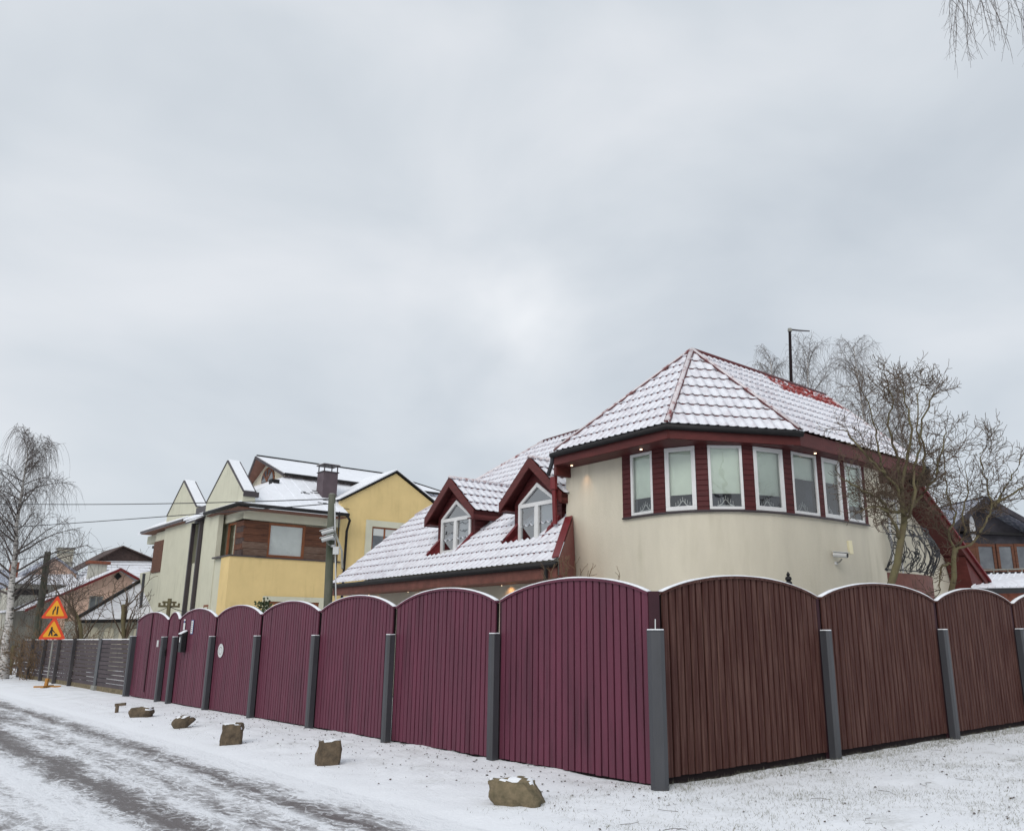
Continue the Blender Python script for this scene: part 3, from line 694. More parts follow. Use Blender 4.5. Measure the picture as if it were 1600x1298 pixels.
# sill ledge following the curve
band = [wl] + curve[int(il) + 1:int(ir) + 1] + [wr_]
mb = MB(); pts = []
for i, p in enumerate(band):
    q = band[min(i + 1, len(band) - 1)]; p_ = band[max(i - 1, 0)]; n = outn(p_, q); pts.append(W(*p, SILL) + n * .045)
mb.tube(pts, .022, 5); mb.build('window_ledge', darkmetal, H)
mb = MB(); mb.box(W(*wl, SILL) + BX * -.02, -AX * .03, BX * .1, UP * 1.3); mb.build('window_ledge', brownred, H)
# candle arches
cands = ['first', 'second', 'third', 'fourth', 'fifth', 'sixth', 'seventh']
for i, (p, q, n, o) in enumerate(tw):
    u = (W(*q) - W(*p)).normalized(); c = (W(*p) + W(*q)) / 2 - n * .085; c.z = SILL + .12; s = 1.0 if i < 5 else .7
    t = thing('candle_arch', c, f'white candle arch on the window sill of the {cands[i]} bay window from the left', 'candle arch', 'candle arches in the bay windows')
    mb = MB(); hw = .15 * s
    mb.tube([c - u * hw, c - u * hw * .5 + UP * .035, c - u * .03 + UP * .10, c + UP * .125, c + u * .03 + UP * .10, c + u * hw * .5 + UP * .035, c + u * hw], .012, 5)
    mb.build('arch', white, t)
    mb = MB(); mb.bar(c - u * hw * 1.1, c + u * hw * 1.1, .03, .02); mb.build('base', white, t)
    for k in range(-3, 4):
        x = abs(k) / 3; b0 = c + u * hw * k / 3.1 + UP * (.125 - .1 * x + .005)
        MB().tube([b0, b0 + UP * .065 * s], .006, 5).build('candle', white, t)
# tower fascia, soffit, gutter
ZE = 5.5
C1, C2, C3, C4 = (13.57, 11.83), (10.15, 11.75), (8.81, 14.23), (8.79, 19.45)
AP = W(11.2, 13.9, 7.74); RE = W(11.2, 19.42, 7.74)
def pz(c, z): return W(c[0], c[1], z)
eav = [C1, C2, C3, C4]
inn = [(13.57, 12.6), (11, 12.9), (10.2, 14.6), (10.2, 19.35)]
for i in range(3):
    p, q = pz(eav[i], ZE - .27), pz(eav[i + 1], ZE - .27); d = (q - p).normalized(); n = d.cross(UP).normalized()
    if n.dot(W(11.5, 16) - p) > 0: n = -n
    MB().box(p - n * .055, q - p, n * .03, UP * (.25 if i < 2 else .285)).build('fascia', redwood2, H)
mb = MB(); pl = [pz(C1, 5.25), pz(C2, 5.25), pz(C3, 5.25), pz(C4, 5.25), W(11.3, 19.45, 5.25), W(11.3, 14, 5.25), W(13.57, 14, 5.25)]
cc = W(11.3, 14, 5.25)
mb.add([p - UP * .035 for p in pl], [(0, 1, 5), (1, 2, 5), (2, 3, 4), (2, 4, 5), (0, 5, 6)]); mb.build('soffit', redwood, H)
mb = MB(); mb.fb(13.52, 13.6, 11.86, 12.5, 5.0, 5.42); mb.build('eave_end_box', redwood2, H)
# lower snow-free red gable boards at the right end of the bay roof
mb = MB(); mb.prism([pz(C4, 5.22), W(11.2, 19.45, 7.6), W(13.6, 19.45, 5.22)], BX * -.05); mb.build('gable_board', redwood2, H)
gpts = [pz(C1, ZE - .045) - BX * .03, pz(C2, ZE - .045) - BX * .03, pz(C3, ZE - .045) - AX * .05]
mb = MB(); mb.tube([gpts[0] + AX * .06, gpts[0], gpts[1], gpts[2]], .062, 8); mb.build('gutter', gut, H, smooth=True)
mb = MB(); mb.tube([pz(C1, ZE - .05) + AX * .04, W(13.7, 11.9, 5.33), W(13.95, 12.0, 5.1)], .05, 8); mb.build('gutter_spout', MATS['grey_post_metal'], H, smooth=True)
T = []
thinf = lambda c: c.z > 7.25 and ab(c)[1] > 16.6
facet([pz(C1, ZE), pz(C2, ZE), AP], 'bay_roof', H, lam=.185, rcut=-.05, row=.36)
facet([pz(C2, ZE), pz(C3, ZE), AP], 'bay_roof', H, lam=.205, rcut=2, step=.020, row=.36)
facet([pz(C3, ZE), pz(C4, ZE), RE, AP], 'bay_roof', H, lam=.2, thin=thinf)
mb = MB(); B1, B4 = W(13.6, 14, 5.5), W(13.6, 19.4, 5.5)
mb.add([pz(C1, 5.5), AP, RE, B4], [(0, 1, 2, 3)]); mb.build('bay_roof_rear', roof_snow, H)
for a, b in ((C1, 0), (C2, 0), (C3, 0)):
    mb = MB(); capline(mb, [pz(a, ZE) + (AP - pz(a, ZE)) * .01, AP], .053, lift=.062); MB().bar(pz(a, ZE) + UP * .052, AP + UP * .052, .128, .03).build('hip_flashing', tile_red, H); mb.build('hip_cap', ridge_mat, H, smooth=True)
mb = MB(); capline(mb, [AP, RE], .06, lift=.05); mb.build('ridge_cap', tile_red, H, smooth=True)
mb = MB(); capline(mb, [RE, pz(C4, ZE)], .045, lift=.05); mb.build('verge_cap', ridge_mat, H, smooth=True)
mb = MB(); mb.fb(8.70, 9.2, 19.46, 19.6, 5.05, 5.5); mb.build('eave_end_box', gut, H, bevel=.03)
# soffit downlights
for (a, b) in ((13.25, 12.08), (11.1, 12.02), (8.98, 15.0), (9.6, 18.6)):
    t = MB().lathe(W(a, b, 5.195), [(.026, 0), (.026, .015)], 10).build('downlight', lampglass, H)
# ---- catslide roof beyond the bay, with the gable wall and balcony
GW = 10.1
def zc(b): return 6.0 - .648 * (b - 19.4)
mb = MB(); mb.prism([W(GW, 17.8, 0), W(GW, 23.6, 0), W(GW, 23.6, zc(23.6) - .1), W(GW, 19.5, zc(19.5) - .1), W(GW, 17.8, 5.22)], AX * .25); mb.build('gable_wall', cream, H)
mb = MB(); mb.prism([W(9.5, 19.5, zc(19.5)), W(9.5, 24.05, zc(24.05)), W(9.5, 24.05, zc(24.05) - .1), W(9.5, 19.5, zc(19.5) - .1)], AX * 12); mb.build('rear_roof', redwood, H)
mb = MB(); mb.prism([W(9.46, 19.5, zc(19.5) + .03), W(9.46, 24.12, zc(24.12) + .03), W(9.46, 24.12, zc(24.12) - .15), W(9.46, 19.5, zc(19.5) - .15)], AX * .035); mb.build('barge_board', redwood2, H)
mb = MB(); mb.prism([W(9.40, 19.5, zc(19.5) + .09), W(9.40, 24.14, zc(24.14) + .09), W(9.40, 24.14, zc(24.14) + .035), W(9.40, 19.5, zc(19.5) + .035)], AX * .12); mb.build('verge_flashing', redmetal, H)
mb = MB(); mb.prism([W(9.52, 22.9, zc(22.9) - .13), W(9.52, 24.05, zc(24.05) - .13), W(9.52, 23.62, 2.45), W(9.52, 23.3, 2.45)], AX * .55); mb.build('eave_end_box', redwood2, H)
mb = MB(); mb.tube([W(9.45, 24.1, zc(24.1)), W(12, 24.1, zc(24.1))], .06, 8); mb.build('gutter', gut, H)
window(H, W(GW - .02, 20.55, 3.0), -BX * 1.0, 1.95, -AX, fw=.07, mull=(.5,), back=dark, gm=glass2, name='balcony_door')
bcur = cr_pts([(9.12, 17.66), (8.98, 18.3), (8.95, 19.0), (9.05, 19.7), (9.3, 20.35), (9.8, 20.85)], 6)
mb = MB()
for i in range(len(bcur) - 1):
    (a, b), (c, d) = bcur[i], bcur[i + 1]
    mb.add([W(a, b, 2.1), W(c, d, 2.1), W(c, d, 2.92), W(a, b, 2.92), W(a + .1, b, 2.1), W(c + .1, d, 2.1), W(c + .1, d, 2.92), W(a + .1, b, 2.92)], [(0, 1, 2, 3), (3, 2, 6, 7), (0, 4, 5, 1), (4, 7, 6, 5)])
mb.build('balcony_front', brownred, H)
mb = MB(); n = len(bcur); mb.add([W(a, b, 2.88) for a, b in bcur] + [W(10.1, 20.85, 2.88), W(10.1, 17.8, 2.88)], [tuple(range(n + 2))]); mb.build('balcony_floor', concrete, H)
# wrought iron balustrade that swells outwards at the bottom
def rail(z, off=0, cv=bcur): 
    r = []
    for i, (a, b) in enumerate(cv): r.append(W(a - off, b + (off * .6 * max(0, (i / len(cv)) * 2 - 1)), z))
    return r
def bulge(z):
    t = (z - 2.98) / 1.0; return .02 + .22 * math.sin(math.pi * min(1, max(0, (1 - t) * 1.0))) ** 1.2 * (1 if t < 1 else 0) * .9
ral = MB()
for z in (2.98, 3.76, 4.02): ral.tube(rail(z, bulge(z)), .014, 5)
ral.build('balustrade_rails', iron, H)
L = len(bcur) - 1
def bp(s, z):
    s = max(0, min(1, s)) * L; i = min(int(s), L - 1); t = s - i; a = bcur[i][0] * (1 - t) + bcur[i + 1][0] * t; b = bcur[i][1] * (1 - t) + bcur[i + 1][1] * t
    o = bulge(z); return W(a - o, b + o * .6 * max(0, s / L * 2 - 1), z)
sc = MB(); rnd = random.Random(4)
for k in range(9):
    s0 = .02 + k / 8 * .95
    for d in (0, .018): sc.tube([bp(s0 + d, 2.95 + 1.12 * j / 9) for j in range(10)], .0125, 4)
for k in range(44):
    s0, z0 = rnd.uniform(.03, .97), rnd.uniform(3.05, 3.85); r0 = rnd.uniform(.06, .15); dr = rnd.choice((-1, 1)); ph = rnd.uniform(0, 6.3)
    sc.tube([bp(s0 + dr * r0 * (1 - j / 15) * math.cos(ph + j * .62) / 3.6, z0 + r0 * (1 - j / 15) * math.sin(ph + j * .62)) for j in range(13)], .011, 4)
for k in range(26):
    s0, z0 = rnd.uniform(0, 1), rnd.uniform(3.0, 3.9); q = bp(s0, z0); sc.add([q, q + BX * .05 + UP * .02, q + UP * .07 + BX * .03, q - BX * .02 + UP * .04], [(0, 1, 2, 3)])
for k in range(12):
    s0 = k / 12; sc.tube([bp(s0 + .06 * math.sin(j / 8 * 3.1 * 2) + j / 8 * .05, 2.98 + j / 8 * .8) for j in range(9)], .009, 4)
sc.build('balustrade_scrolls', iron, H)
# ---- low wing along the street with dormers
def be(a): return 10.95 + .033 * (a - 12.4)
def zl(a, b): return 2.99 + .8 * (b - be(a))
def L3(a, b): return W(a, b, zl(a, b))
RB = 17.0
zr = zl(20, RB)
D = [(18.05, 17.40, 18.76), (14.72, 14.05, 15.42)]
holes = [[(17.42, 11.80), (18.76, 11.80), (18.76, 12.33), (17.42, 12.33)], [(14.07, 11.80), (15.42, 11.80), (15.42, 12.33), (14.07, 12.33)]]
main = [L3(12.45, be(12.45)), L3(23.0, be(23)), L3(23.0, 14.1), L3(20.0, RB), L3(13.68, RB)]
holes.append([(12.3, 10.8), (13.62, 12.3), (13.75, 17.1)])
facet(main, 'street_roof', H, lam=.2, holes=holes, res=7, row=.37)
RE2 = L3(20, RB)
mb = MB(); e3 = W(23, 19.9, zl(23, 14.1)); mb.add([L3(23, 14.1), e3, RE2], [(0, 1, 2)]); mb.add([RE2, e3, W(13.7, 19.9, e3.z), L3(13.7, RB)], [(0, 1, 2, 3)]); mb.build('rear_roof_slope', roof_snow, H)
mb = MB(); capline(mb, [L3(23, 14.1), RE2], .055, lift=.06); mb.build('hip_cap', ridge_mat, H, smooth=True)
mb = MB(); capline(mb, [RE2, L3(13.7, RB)], .055, lift=.06); mb.build('ridge_cap', tile_red, H, smooth=True)
mb = MB(); mb.prism([L3(23.02, be(23)) + UP * .06, L3(23.02, 14.1) + UP * .06, L3(23.02, 14.1) - UP * .18, L3(23.02, be(23)) - UP * .10], AX * .03); mb.build('verge_board', redwood2, H)
p, q = L3(12.42, be(12.42)), L3(23.05, be(23.05))
mb = MB(); mb.tube([p - UP * .05 - BX * .055, q - UP * .05 - BX * .055], .058, 8); mb.build('gutter', gut, H, smooth=True)
mb = MB(); mb.box(p - UP * .31 - AX * -.05, q - p - AX * .3, BX * .03, UP * .25); mb.build('fascia', brownred, H)
mb = MB(); mb.prism([p - UP * .29, q - UP * .29, W(23, 12.3, zl(23, be(23)) - .29), W(12.5, 12.3, zl(12.5, be(12.5)) - .29)], UP * .02); mb.build('soffit', brownred, H)
MB().fb(12.9, 22.7, 12.0, 12.2, 0, 2.75).build('street_wall', cream, H)
MB().prism([W(22.7, 12.0, 0), W(22.7, 22, 0), W(22.7, 22, 3), W(22.7, 17, 6), W(22.7, 12.0, 3)], -AX * .2).build('end_wall', cream, H)
mb = MB()
for k in range(9): mb.fb(13.6 + k * 1.05, 13.615 + k * 1.05, 11.995, 12.0, 0, 2.7)
# red mitred end of the eave against the bay wall
mb = MB(); pp_ = [L3(12.40, be(12.4)) + UP * .07, L3(13.45, 12.28) + UP * .05, W(13.35, 12.28, 2.72), W(12.38, be(12.4), 2.62)]
mb.prism(pp_, (-AX - BX * .5) * .03); mb.build('eave_end_board', redmetal, H)
mb = MB(); mb.prism([L3(12.40, be(12.4)) + UP * .09, L3(13.45, 12.28) + UP * .09, L3(13.7, 12.28) + UP * .09, L3(12.62, be(12.4)) + UP * .09], UP * .02); mb.build('verge_flashing', redmetal, H)
mb = MB(); mb.tube([W(12.75, be(12.7) - .06, 2.93), W(12.75, be(12.7) - .05, 2.2), W(12.75, 11.5, 1.9)], .045, 8); mb.build('downpipe', gut, H)
mb = MB(); mb.tube([W(13.74, 11.98, 5.0), W(13.74, 12.02, 3.95)], .055, 8); mb.tube([W(13.74, 11.98, 5.0), W(13.74, 11.98, 4.72)], .085, 8); mb.build('red_downpipe', redmetal, H)
for k, a in enumerate((21.4, 19.3, 17.3, 15.25)):
    MB().lathe(W(a, 11.72, 2.66), [(.010, 0), (.010, .012)], 8).build('downlight', lampglass, H)
    ld = bpy.data.lights.new('spot', 'SPOT'); ld.energy = 4.5 if k != 2 else 2.5; ld.color = (1, .50, .20); ld.spot_size = R(130); ld.spot_blend = 1; ld.shadow_soft_size = .03
    lo = bpy.data.objects.new('downlight_lamp', ld); col.objects.link(lo); lo.parent = H; lo.matrix_basis = WM[H.name].inverted() @ Matrix.Translation(W(a, 11.86, 2.67)) @ Vector(BX * .35 - UP).to_track_quat('-Z', 'Y').to_matrix().to_4x4()
ld = bpy.data.lights.new('spot', 'SPOT'); ld.energy = 5; ld.color = (1, .55, .28); ld.spot_size = R(70); ld.spot_blend = 1; ld.shadow_soft_size = .03
lo = bpy.data.objects.new('downlight_lamp', ld); col.objects.link(lo); lo.parent = H; lo.matrix_basis = WM[H.name].inverted() @ Matrix.Translation(W(13.0, 12.14, 5.15)) @ Vector(BX * .2 - UP).to_track_quat('-Z', 'Y').to_matrix().to_4x4()
# dormers
for di, (ac, a0, a1) in enumerate(D):
    dz = 0 if di == 0 else .02
    dm = MB(); hw = (a1 - a0) / 2
    yw = 12.33; zsh, zap = 4.57 + dz, 5.03 + dz; zb = 3.62
    # dormer front wall (red boards) around the glazed opening, then cheeks
    oz, oa = 4.62 + dz, 5.10 + dz
    fr = MB()
    w2 = hw + .17
    prof_out = [(-w2, zb), (-w2, 4.62 + dz), (0, 5.46 + dz), (w2, 4.62 + dz), (w2, zb)]
    prof_in = [(-hw, zb), (-hw, zsh), (0, zap), (hw, zsh), (hw, zb)]
    for i in range(4):
        o0, o1_, i0, i1 = prof_out[i], prof_out[i + 1], prof_in[i], prof_in[i + 1]
        fr.prism([W(ac + o0[0], yw, o0[1]), W(ac + o1_[0], yw, o1_[1]), W(ac + i1[0], yw, i1[1]), W(ac + i0[0], yw, i0[1])], BX * .1)
    dob = fr.build('dormer', clad, H)
    ck = MB()
    for s in (-1, 1):
        x = ac + s * w2; ck.prism([W(x, yw + .1, 3.6), W(x, 14.3, 4.7), W(x, 14.3, 4.75 + dz), W(x, yw + .1, 4.66 + dz)], -AX * s * .06)
    ck.build('cheek', clad, dob)
    # snow-free recess in front of the window: red flashing
    rc = MB()
    for s in (-1, 1):
        x = ac + s * hw; f0, f1 = 11.80, yw
        rc.prism([L3(x, f0), L3(x, f1) + UP * .14, W(x, f1, 3.55), W(x, f0, zl(x, f0) - .05)], AX * s * .02)
        rc.prism([L3(x, f0) + UP * .03, L3(x, f1) + UP * .15, W(x, 14.2, 4.75 + (zl(x, 14.2) - 4.75) * .98 + .14), L3(x, 14.2) - UP * .1, L3(x, f0) - UP * .1], AX * s * .10)
    rc.build('flashing', redmetal, dob)
    fl = MB(); fl.prism([W(ac - hw, 11.80, zl(ac, 11.8) - .02), W(ac + hw, 11.80, zl(ac, 11.8) - .02), W(ac + hw, yw, zl(ac, 11.8) + .0), W(ac - hw, yw, zl(ac, 11.8) + .0)], UP * -.04); fl.build('window_ledge', white, dob)
    # white frame: pentagon outline, transom, mullion
    wf = MB(); t = .075; yf = yw + .02
    outl = [(-hw, 3.66), (-hw, zsh), (0, zap), (hw, zsh), (hw, 3.66)]
    cx0 = Vector((0, 4.3))
    innl = [(-hw + t, 3.66 + t), (-hw + t, zsh - t * .35), (0, zap - t * 1.3), (hw - t, zsh - t * .35), (hw - t, 3.66 + t)]
    for i in range(5):
        o0, o1_, i0, i1 = outl[i], outl[(i + 1) % 5], innl[i], innl[(i + 1) % 5]
        wf.prism([W(ac + o0[0], yf - .05, o0[1]), W(ac + o1_[0], yf - .05, o1_[1]), W(ac + i1[0], yf - .05, i1[1]), W(ac + i0[0], yf - .05, i0[1])], BX * .07)
    wf.prism([W(ac - hw + t, yf - .052, zsh - .09), W(ac + hw - t, yf - .052, zsh - .09), W(ac + hw - t, yf - .052, zsh), W(ac - hw + t, yf - .052, zsh)], BX * .068)
    wf.prism([W(ac - .055, yf - .054, 3.66 + t), W(ac + .055, yf - .054, 3.66 + t), W(ac + .055, yf - .054, zsh - .09), W(ac - .055, yf - .054, zsh - .09)], BX * .066)
    wf.prism([W(ac + .08, yf - .03, 3.74), W(ac + .11, yf - .03, 3.74), W(ac + .11, yf - .03, zsh - .09), W(ac + .08, yf - .03, zsh - .09)], BX * .03)
    wf.build('window_frame', white, dob)
    pn = MB(); pn.add([W(ac + x, yf - .005, z) for x, z in innl], [(0, 1, 2, 3, 4)]); pn.build('pane', glass2, dob)
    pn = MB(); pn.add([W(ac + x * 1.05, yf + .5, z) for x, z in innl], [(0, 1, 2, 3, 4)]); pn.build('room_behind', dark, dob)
    pn = MB(); pn.add([W(ac + x, yf + .06, z) for x, z in ((-hw + .09, 3.75), (-.06, 3.75), (-.06, 4.5), (-hw + .09, 4.5))], [(0, 1, 2, 3)]); pn.build('blind', blind_w, dob)
    # gable roof with boxed barge boards
    yr = 12.08; tp = 5.56 + dz; ez = 4.60 + dz; hh = 1.10
    yb = 14.35
    for s in (-1, 1):
        po = [W(ac + s * hh, yr, ez), W(ac + s * hh, yb, ez), W(ac, yb, tp), W(ac, yr, tp)]
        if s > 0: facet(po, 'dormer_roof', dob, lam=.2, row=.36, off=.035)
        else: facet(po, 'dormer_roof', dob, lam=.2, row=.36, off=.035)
        sl_ = MB(); slab(sl_, [v for v in po], .07); sl_.build('roof_underside', redwood, dob)
        bb_ = MB(); bb_.prism([W(ac + s * (hh + .03), yr - .03, ez + .04), W(ac, yr - .03, tp + .06), W(ac, yr - .03, tp - .20), W(ac + s * (hh + .03), yr - .03, ez - .20)], BX * .04); bb_.build('barge_board', redwood2, dob)
        fb_ = MB(); fb_.prism([W(ac + s * hh, yr, ez + .0), W(ac + s * hh, 13.3, ez + .0), W(ac + s * hh, 13.1, ez - .19), W(ac + s * hh, yr, ez - .19)], -AX * s * .03); fb_.build('eave_board', redwood2, dob)
        sf = MB(); sf.prism([W(ac + s * hh, yr, ez - .17), W(ac + s * hh, 13.2, ez - .17), W(ac + s * w2, 13.2, ez - .17), W(ac + s * w2, yr, ez - .17)], UP * .02); sf.build('soffit', redwood, dob)
    rc = MB(); capline(rc, [W(ac, yr - .03, tp), W(ac, yb, tp)], .05, lift=.05); rc.build('ridge_cap', ridge_mat, dob, smooth=True)
# chimney cap seen above the eave corner
ch = MB(); c = onB(890, 690, 16.6); ch.box(c - UP * 1.2 - AX * .25, AX * .5, BX * .4, UP * 1.2); ch.build('chimney', brownred, H)
ch = MB(); ch.box(c + UP * .08 - AX * .32 - BX * .06, AX * .64, BX * .52, UP * .03); ch.build('chimney_cap', gut, H)
# aerial on the ridge
ant = thing('roof_aerial', W(11.2, 17.9, 7.8), 'rusty thin mast with a small bent aerial on the bay roof ridge', 'aerial')
b0 = onA(1236, 600, 11.2); t0 = onA(1234, 515, 11.2)
MB().tube([b0 - UP * .12, t0], [.045, .036], 7).build('mast', MATS['fence_shadow_board'], ant)
MB().tube([t0, t0 + BX * .30 - AX * .1 + UP * .02, t0 + BX * .62 - AX * .2 + UP * .055], [.026, .022, .018], 5).build('arm', MATS['dark_brown_metal'], ant)
MB().lathe(t0 - UP * .06, [(.05, 0), (.06, .03), (.05, .09)], 10).build('head', concrete, ant)
# security camera on the bay wall
def security_camera(p, out_d, look, label, bird=False, s=1.):
    p = Vector(p); out_d = Vector(out_d).normalized(); look = Vector(look).normalized()
    t = thing('security_camera', p, label, 'security camera')
    j = p + out_d * .18 * s + UP * .05 * s
    MB().lathe(p - UP * .04, [(.04 * s, 0), (.04 * s, .06)], 8).build('wall_plate', plastic, t)
    MB().tube([p, p + out_d * .1 * s, j], .014 * s, 6).build('bracket', concrete, t)
    c = j + UP * .07 * s
    MB().tube([c - look * .14 * s, c + look * .10 * s], .048 * s, 10).build('body', plastic, t, smooth=False)
    sd = look.cross(UP).normalized()
    MB().box(c - look * .14 * s - sd * .055 * s + UP * .045 * s, look * .28 * s, sd * .11 * s, UP * .012 * s).build('sunshield', plastic, t)
    MB().tube([c + look * .101 * s, c + look * .112 * s], .038 * s, 10).build('lens', black, t)
    return t
cp, _ = hitc(1306, 882); pz_ = W(*cp, 0); Pc = onB(1306, 882, cp[1]); 
cn = -AX
security_camera((pz_.x, pz_.y, 3.02), Vector((.35, -1, 0)), Vector((.75, -.55, -.12)), 'white bullet security camera on the rounded bay wall left of the balcony', s=1.15)
q = Vector((pz_.x, pz_.y, 3.02)) + Vector((.30, -.22, .18))
tag(MB().box(q + Vector((-.06, 0, -.02)), (.085, .03, 0), (-.02, .07, 0), (-.012, 0, .27)).build('floodlight', mat('lamp_housing', (.78, .72, .5), .5, .05, 3), None, bevel=.01), 'small pale box lamp standing above the wall-mounted security camera', 'lamp')
# lamp post finial between the fence and the bay
lp_ = W(*hitc(1232, 900)[0]); k = .86
fp = onY(1232, 905, 12.4); ft = thing('garden_lamp', (fp.x, fp.y, zg(fp)), 'dark green lamp post finial peeping over the brown fence', 'garden lamp')
zf = fp.z - .1
MB().tube([(fp.x, fp.y, 0), (fp.x, fp.y, zf)], .03, 8).build('pole', gut, ft)
MB().lathe((fp.x, fp.y, zf), [(.055, 0), (.05, .06), (.03, .08), (.05, .10), (.045, .13), (.018, .15), (.03, .17), (.008, .21)], 12).build('finial', MATS['dark_gutter'], ft, smooth=False)
# ================================================================== YELLOW HOUSE
Y = thing('yellow_house', W(37, 17, 0), 'yellow and cream modern house with brown boards and snow-covered hipped roof', 'house')
def fbx(name, m, a0, a1, b0, b1, z0, z1, par=None, bev=0):
    return MB().fb(a0, a1, b0, b1, z0, z1).build(name, m, par or Y, bevel=bev)
YA = 33.0
fbx('wall', yellow, YA - .02, 33.9, 11.9, 16.5, 0, 4.56); fbx('street_wall', cream2, 33.9, 45.5, 12.03, 12.6, 0, 4.56)
fbx('wall', cream2, YA + .3, 45.5, 12.68, 16.5, 4.56, 6.06)
fbx('wall', cream2, YA + .02, 46, 12.3, 16.6, 6.06, 6.45)
fbx('window_ledge', darkmetal, YA - .06, 34.9, 11.86, 12.9, 4.56, 4.62); fbx('window_ledge', darkmetal, YA - .06, YA + .4, 12.9, 16.6, 4.55, 4.60)
# timber band: boards and the big window
def boards(par, a, b0, b1, z0, z1, mats, n, side=False):
    for k in range(n):
        za = z0 + (z1 - z0) * k / n; zb = z0 + (z1 - z0) * (k + 1) / n - .012
        mb = MB()
        if side: mb.fb(b0, b1, a - .03 * (k % 2) * .4 - .03, a + .04, za, zb)
        else: mb.fb(a - .03 - .012 * (k % 2), a + .04, b0, b1, za, zb)
        mb.build('board', mats[k % len(mats)], par)
wm = [woodgrey, woodgrey, woodgrey, woodbrown, woodbrown, woodbrown]
bdA = fbx('board_panel', woodbrown, YA + .22, YA + .3, 12.66, 13.46, 4.64, 6.05); boards(bdA, YA + .2, 12.40, 13.44, 4.64, 6.04, [woodgrey, woodgrey, woodbrown, woodbrown, woodbrown], 5)
bdB = fbx('board_panel', woodbrown, YA + .22, YA + .3, 15.0, 16.4, 4.6, 6.0); boards(bdB, YA + .2, 15.02, 16.4, 4.6, 6.0, [woodgrey, woodgrey, woodbrown, woodbrown, woodbrown], 5)
bdC = fbx('board_panel', woodbrown, YA + .22, YA + .92, 12.44, 12.67, 4.64, 6.05); boards(bdC, 12.42, YA + .16, YA + .93, 4.64, 6.04, [darkroof, woodbrown], 6, side=True)
window(Y, W(YA + .17, 15.02, 4.62), -BX * 1.6, 1.40, -AX, fw=.10, fm=woodframe, depth=.1, blindf=(.08, .93), blindm=blind_w, bo=.07)
window(Y, W(YA + .95, 12.40, 4.64), AX * .95, 1.4, -BX, fw=.09, fm=woodframe, depth=.08, blindf=(.08, .93), blindm=blind_w, bo=.06)
fbx('wall', cream2, YA + .9, YA + 2.4, 12.49, 12.7, 4.56, 6.1)
fbx('wall', cream2, YA - .0, YA + .9, 12.3, 12.62, 6.06, 6.3)
# lower window with pale surround
fbx('window_surround', cream2, YA - .08, YA, 13.35, 16.0, 2.86, 3.06); fbx('window_surround', cream2, YA - .08, YA, 13.35, 13.6, 1.4, 2.86); fbx('window_surround', cream2, YA - .08, YA, 15.75, 16.0, 1.4, 2.86)
window(Y, W(YA - .03, 15.75, 1.4), -BX * 2.15, 1.46, -AX, fw=.12, fm=woodframe, gm=glass2, depth=.03, mull=(.5,))
# cream street front with two gabled parapets
fb_ = 12.0
def gable(ac, a0, a1, zf, za, label='street_gable', th=.5):
    o = MB().prism([W(a1, fb_, 0), W(max(a0, 34.95 if a0 < 35 else 0), fb_, 0), W(max(a0, 34.95 if a0 < 35 else 0), fb_, 6.5), W(a0, fb_, 6.5), W(a0, fb_, zf), W(ac, fb_, za), W(a1, fb_, zf)], BX * .2).build(label, cream2, Y)
    MB().prism([W(a1, fb_ + .203, 6.55), W(a0, fb_ + .203, 6.55), W(a0, fb_ + .203, zf - .003), W(ac, fb_ + .203, za - .003), W(a1, fb_ + .203, zf - .003)], BX * (th - .203)).build('parapet_back', cream2, o)
    for s, af in ((1, a0), (-1, a1)):
        f, t = W(af, fb_ - .03, zf), W(ac, fb_ - .03, za)
        MB().prism([f + UP * .002, t + UP * .002, t + UP * .07, f + UP * .05], BX * (th + .06)).build('coping', darkmetal, o)
        MB().prism([f + UP * .055 + BX * .06, t + UP * .075 + BX * .06, t + UP * .115 + BX * .06, f + UP * .09 + BX * .06], BX * (th - .08)).build('snow_cap', snow, o)
    return o
g = gable(34.6, 32.5, 36.7, 7.05, 8.58)
gable(40.1, 37.95, 42.1, 7.05, 8.48)
# lower flank of the near gable must not cover the boards: cut by building it above the eave only
fbx('recess_wall', cream2, 36.7, 37.95, 12.7, 13.0, 0, 7.0); fbx('recess_head', darkmetal, 36.7, 37.95, 12.0, 12.2, 6.3, 7.0)
for a in (36.75, 37.75): fbx('slot_frame', darkmetal, a, a + .12, 11.85, 12.0, 0, 6.3)
fbx('balcony_board', woodframe, 36.9, 37.8, 12.2, 12.3, 2.2, 3.0)
mb = MB(); mb.prism([W(36.6, 11.6, 6.25), W(37.95, 11.6, 6.25), W(37.95, 12.1, 6.5), W(36.6, 12.1, 6.5)], UP * .08); o = mb.build('small_canopy', darkmetal, Y)
mb = MB(); mb.prism([W(36.6, 11.62, 6.34), W(37.95, 11.62, 6.34), W(37.95, 12.1, 6.59), W(36.6, 12.1, 6.59)], UP * .04); mb.build('snow_cap', snow, o)
window(Y, W(35.1, fb_ - .01, 1.6), AX * .55, 1.15, -BX, fw=.08, fm=woodframe, gm=glass2, depth=.1)
fbx('parapet_end', darkmetal, 32.45, 32.62, 12.0, 12.62, 6.88, 7.08)
